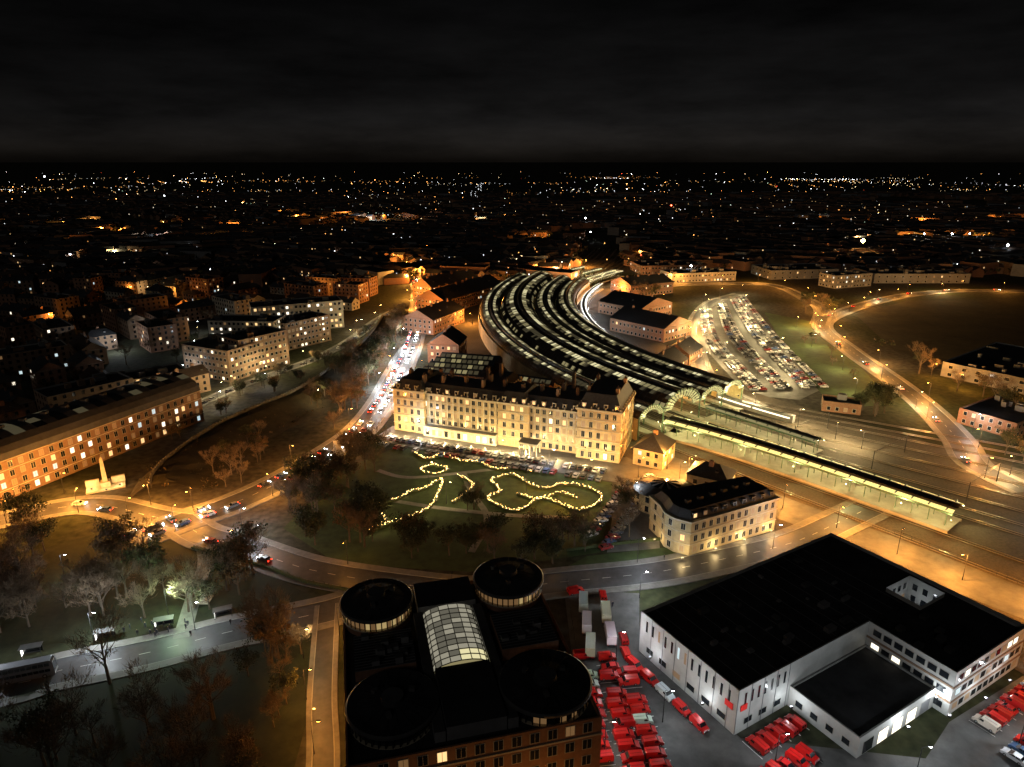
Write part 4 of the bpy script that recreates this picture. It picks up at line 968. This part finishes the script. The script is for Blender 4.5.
def train(o,s0,n,c='grey_clad'):
    mb=MB()
    for k in range(n):
        P=[arc(s0+k*21+i*3.3,o) for i in range(7)]
        sweep(mb,P,[(-1.35,.5),(-1.4,2.2),(-1.4,2.9),(-1.1,3.7),(0,3.95),(1.1,3.7),(1.4,2.9),(1.4,2.2),(1.35,.5)],[c,'win_white',c,'roof_lead','roof_lead',c,'win_white',c])
        for e in(P[0],P[-1]): mb.box(e[0],e[1],.5,3.8,1.2,1.2,math.radians(127-54.6*(s0+k*21)/321),c)
    mb.obj('passenger_train')
train(32,-30,2)
def shelter(x,y,rot):
    mb=MB()
    for a,b_ in((-2,-.7),(2,-.7),(-2,.7),(2,.7)): mb.tube((a,b_,0),(a,b_,2.4),.06,.06,'dark_metal',6)
    mb.box(0,0,2.4,2.55,2.3,1.,0,'roof_lead');mb.box(0,.72,.3,2.3,1.9,.02,0,'glass_dark');mb.box(-2.02,0,.4,2.2,.06,.6,0,'glaze_white');mb.box(0,.4,.45,.52,1.5,.2,0,'dark_metal')
    o=mb.obj('bus_shelter');o.location=(x,y,.15);o.rotation_euler=(0,0,rot)
shelter(-98,137.5,.3);shelter(-86,142,.3);shelter(-73,146,.4);shelter(-112,132,.3)
mb=MB();mb.box(0,0,0,.4,1.8,1.8,0,'stone');mb.box(0,0,.4,3,.9,.9,0,'stone');mb.tube((0,0,3),(0,0,4.2),.35,.3,'dark_metal',8);mb.tube((0,0,4.2),(0,0,5),.38,.18,'dark_metal',8);mb.octa(0,0,5.25,.2,'dark_metal');mb.tube((.3,0,4.8),(.6,.3,4.2),.1,.07,'dark_metal',6)
o=mb.obj('statue');o.location=(-81,153,0)
pm=bpy.data.meshes.new('person');V=[(0,0,.95),(0,0,1.2),(0,0,1.42),(0,0,1.52),(0,.01,1.68),(.2,0,1.4),(.27,.03,1.12),(.25,.12,.88),(-.2,0,1.4),(-.27,-.02,1.12),(-.25,.06,.88),(.1,0,.9),(.13,.12,.5),(.13,.05,.06),(.13,.2,.03),(-.1,0,.9),(-.12,-.08,.5),(-.13,-.22,.08),(-.13,-.1,.03)]
Ed=[(0,1),(1,2),(2,3),(3,4),(2,5),(5,6),(6,7),(2,8),(8,9),(9,10),(0,11),(11,12),(12,13),(13,14),(0,15),(15,16),(16,17),(17,18)]
pm.from_pydata(V,Ed,[]);po=bpy.data.objects.new('person',pm);col.objects.link(po);po.modifiers.new('s','SKIN')
rad=[.15,.15,.15,.06,.11,.07,.055,.045,.07,.055,.045,.1,.075,.05,.045,.1,.075,.05,.045]
for i,r in enumerate(rad): pm.skin_vertices[0].data[i].radius=(r,r)
pm.skin_vertices[0].data[0].use_root=True
po.modifiers.new('u','SUBSURF').levels=1
bpy.context.view_layer.update();dg=bpy.context.evaluated_depsgraph_get();PM=bpy.data.meshes.new_from_object(po.evaluated_get(dg));bpy.data.objects.remove(po)
PM.materials.clear();PM.materials.append(MATS['cloth']);PM.materials.append(MATS['skin'])
for p in PM.polygons: p.material_index=1 if p.center.z>1.55 or(abs(p.center.x)>.2 and .8<p.center.z<.93) else 0;p.use_smooth=True
for i in range(18): inst(PM,'pedestrian',-92+R.uniform(-6,16),138+R.uniform(-.8,3)+i*.2,.15,R.uniform(0,6.28))
for x,y in((-70,143),(-62,146),(-112,129),(-60,262),(-58,250),(40,212),(20,236),(-10,246),(26,150),(44,172),(-88,160),(-86,168)):inst(PM,'pedestrian',x,y,.15,R.uniform(0,6.28))
mb=MB()
for P in([(118,186),(140,158),(166,128)],[(15,160),(15,86)],):
    for x,y,a in resample(P,2.5): mb.tube((x,y,0),(x,y,1.9),.05,.05,'dark_metal',4)
    sweep(mb,P,[(0,1.7),(0,1.78)],'dark_metal');sweep(mb,P,[(0,.5),(0,.58)],'dark_metal')
mb.obj('palisade_fence')
# ---------------------------------------------------------------- world, added night fill, camera
w=bpy.data.worlds.new('World');sc.world=w;w.use_nodes=True;nt=w.node_tree;nt.nodes.clear()
o=nd(nt,'ShaderNodeOutputWorld');bg=nd(nt,'ShaderNodeBackground');sky=nd(nt,'ShaderNodeTexSky');sky.sky_type='NISHITA';sky.sun_disc=False;sky.sun_elevation=math.radians(28);sky.sun_rotation=math.radians(200)
hs=nd(nt,'ShaderNodeHueSaturation');hs.inputs['Saturation'].default_value=.0;nt.links.new(sky.outputs[0],hs.inputs['Color'])
tc=nd(nt,'ShaderNodeTexCoord');sp=nd(nt,'ShaderNodeSeparateXYZ');nt.links.new(tc.outputs['Generated'],sp.inputs[0])
rp=nd(nt,'ShaderNodeValToRGB');nt.links.new(sp.outputs[2],rp.inputs[0]);e=rp.color_ramp.elements
e[0].position=0;e[0].color=(.62,.5,.4,1);e[1].position=1;e[1].color=(.5,.5,.5,1)
for p,c in((.01,(.85,.72,.6)),(.025,(1.05,.93,.84)),(.05,(.72,.68,.66)),(.09,(.38,.365,.365)),(.2,(.17,.17,.175))):
    q=e.new(p);q.color=(*c,1)
mp=nd(nt,'ShaderNodeMapping');mp.inputs['Scale'].default_value=(3,3,14);nt.links.new(tc.outputs['Generated'],mp.inputs[0]);nz=nd(nt,'ShaderNodeTexNoise');nz.inputs['Scale'].default_value=1.6;nz.inputs['Detail'].default_value=7;nz.inputs['Roughness'].default_value=.6;nt.links.new(mp.outputs[0],nz.inputs['Vector'])
mr=nd(nt,'ShaderNodeMapRange');mr.inputs[1].default_value=.3;mr.inputs[2].default_value=.7;mr.inputs[3].default_value=.5;mr.inputs[4].default_value=1.5;nt.links.new(nz.outputs[0],mr.inputs[0])
m1=nd(nt,'ShaderNodeVectorMath',operation='MULTIPLY');nt.links.new(hs.outputs[0],m1.inputs[0]);nt.links.new(rp.outputs[0],m1.inputs[1])
m2=nd(nt,'ShaderNodeVectorMath',operation='MULTIPLY');nt.links.new(m1.outputs[0],m2.inputs[0]);nt.links.new(mr.outputs[0],m2.inputs[1])
nt.links.new(m2.outputs[0],bg.inputs[0]);bg.inputs[1].default_value=.0017;nt.links.new(bg.outputs[0],o.inputs[0])
sl=bpy.data.lights.new('night_fill','SUN');sl.energy=.08;sl.angle=math.radians(15);sl.color=(1.,.93,.85);so=bpy.data.objects.new('night_fill',sl);so.rotation_euler=(math.radians(62),0,math.radians(-20));col.objects.link(so)  # unseen fill lamp, added to lift the dark areas slightly
cd=bpy.data.cameras.new('camera');co=bpy.data.objects.new('camera',cd);co.location=(0,0,110);co.rotation_euler=(math.radians(90-18.1),0,0);cd.sensor_width=36;cd.lens=24.01;cd.clip_end=60000;cd.clip_start=.5;col.objects.link(co);sc.camera=co
print('buildings',cnt,'objs',len(bpy.data.objects))
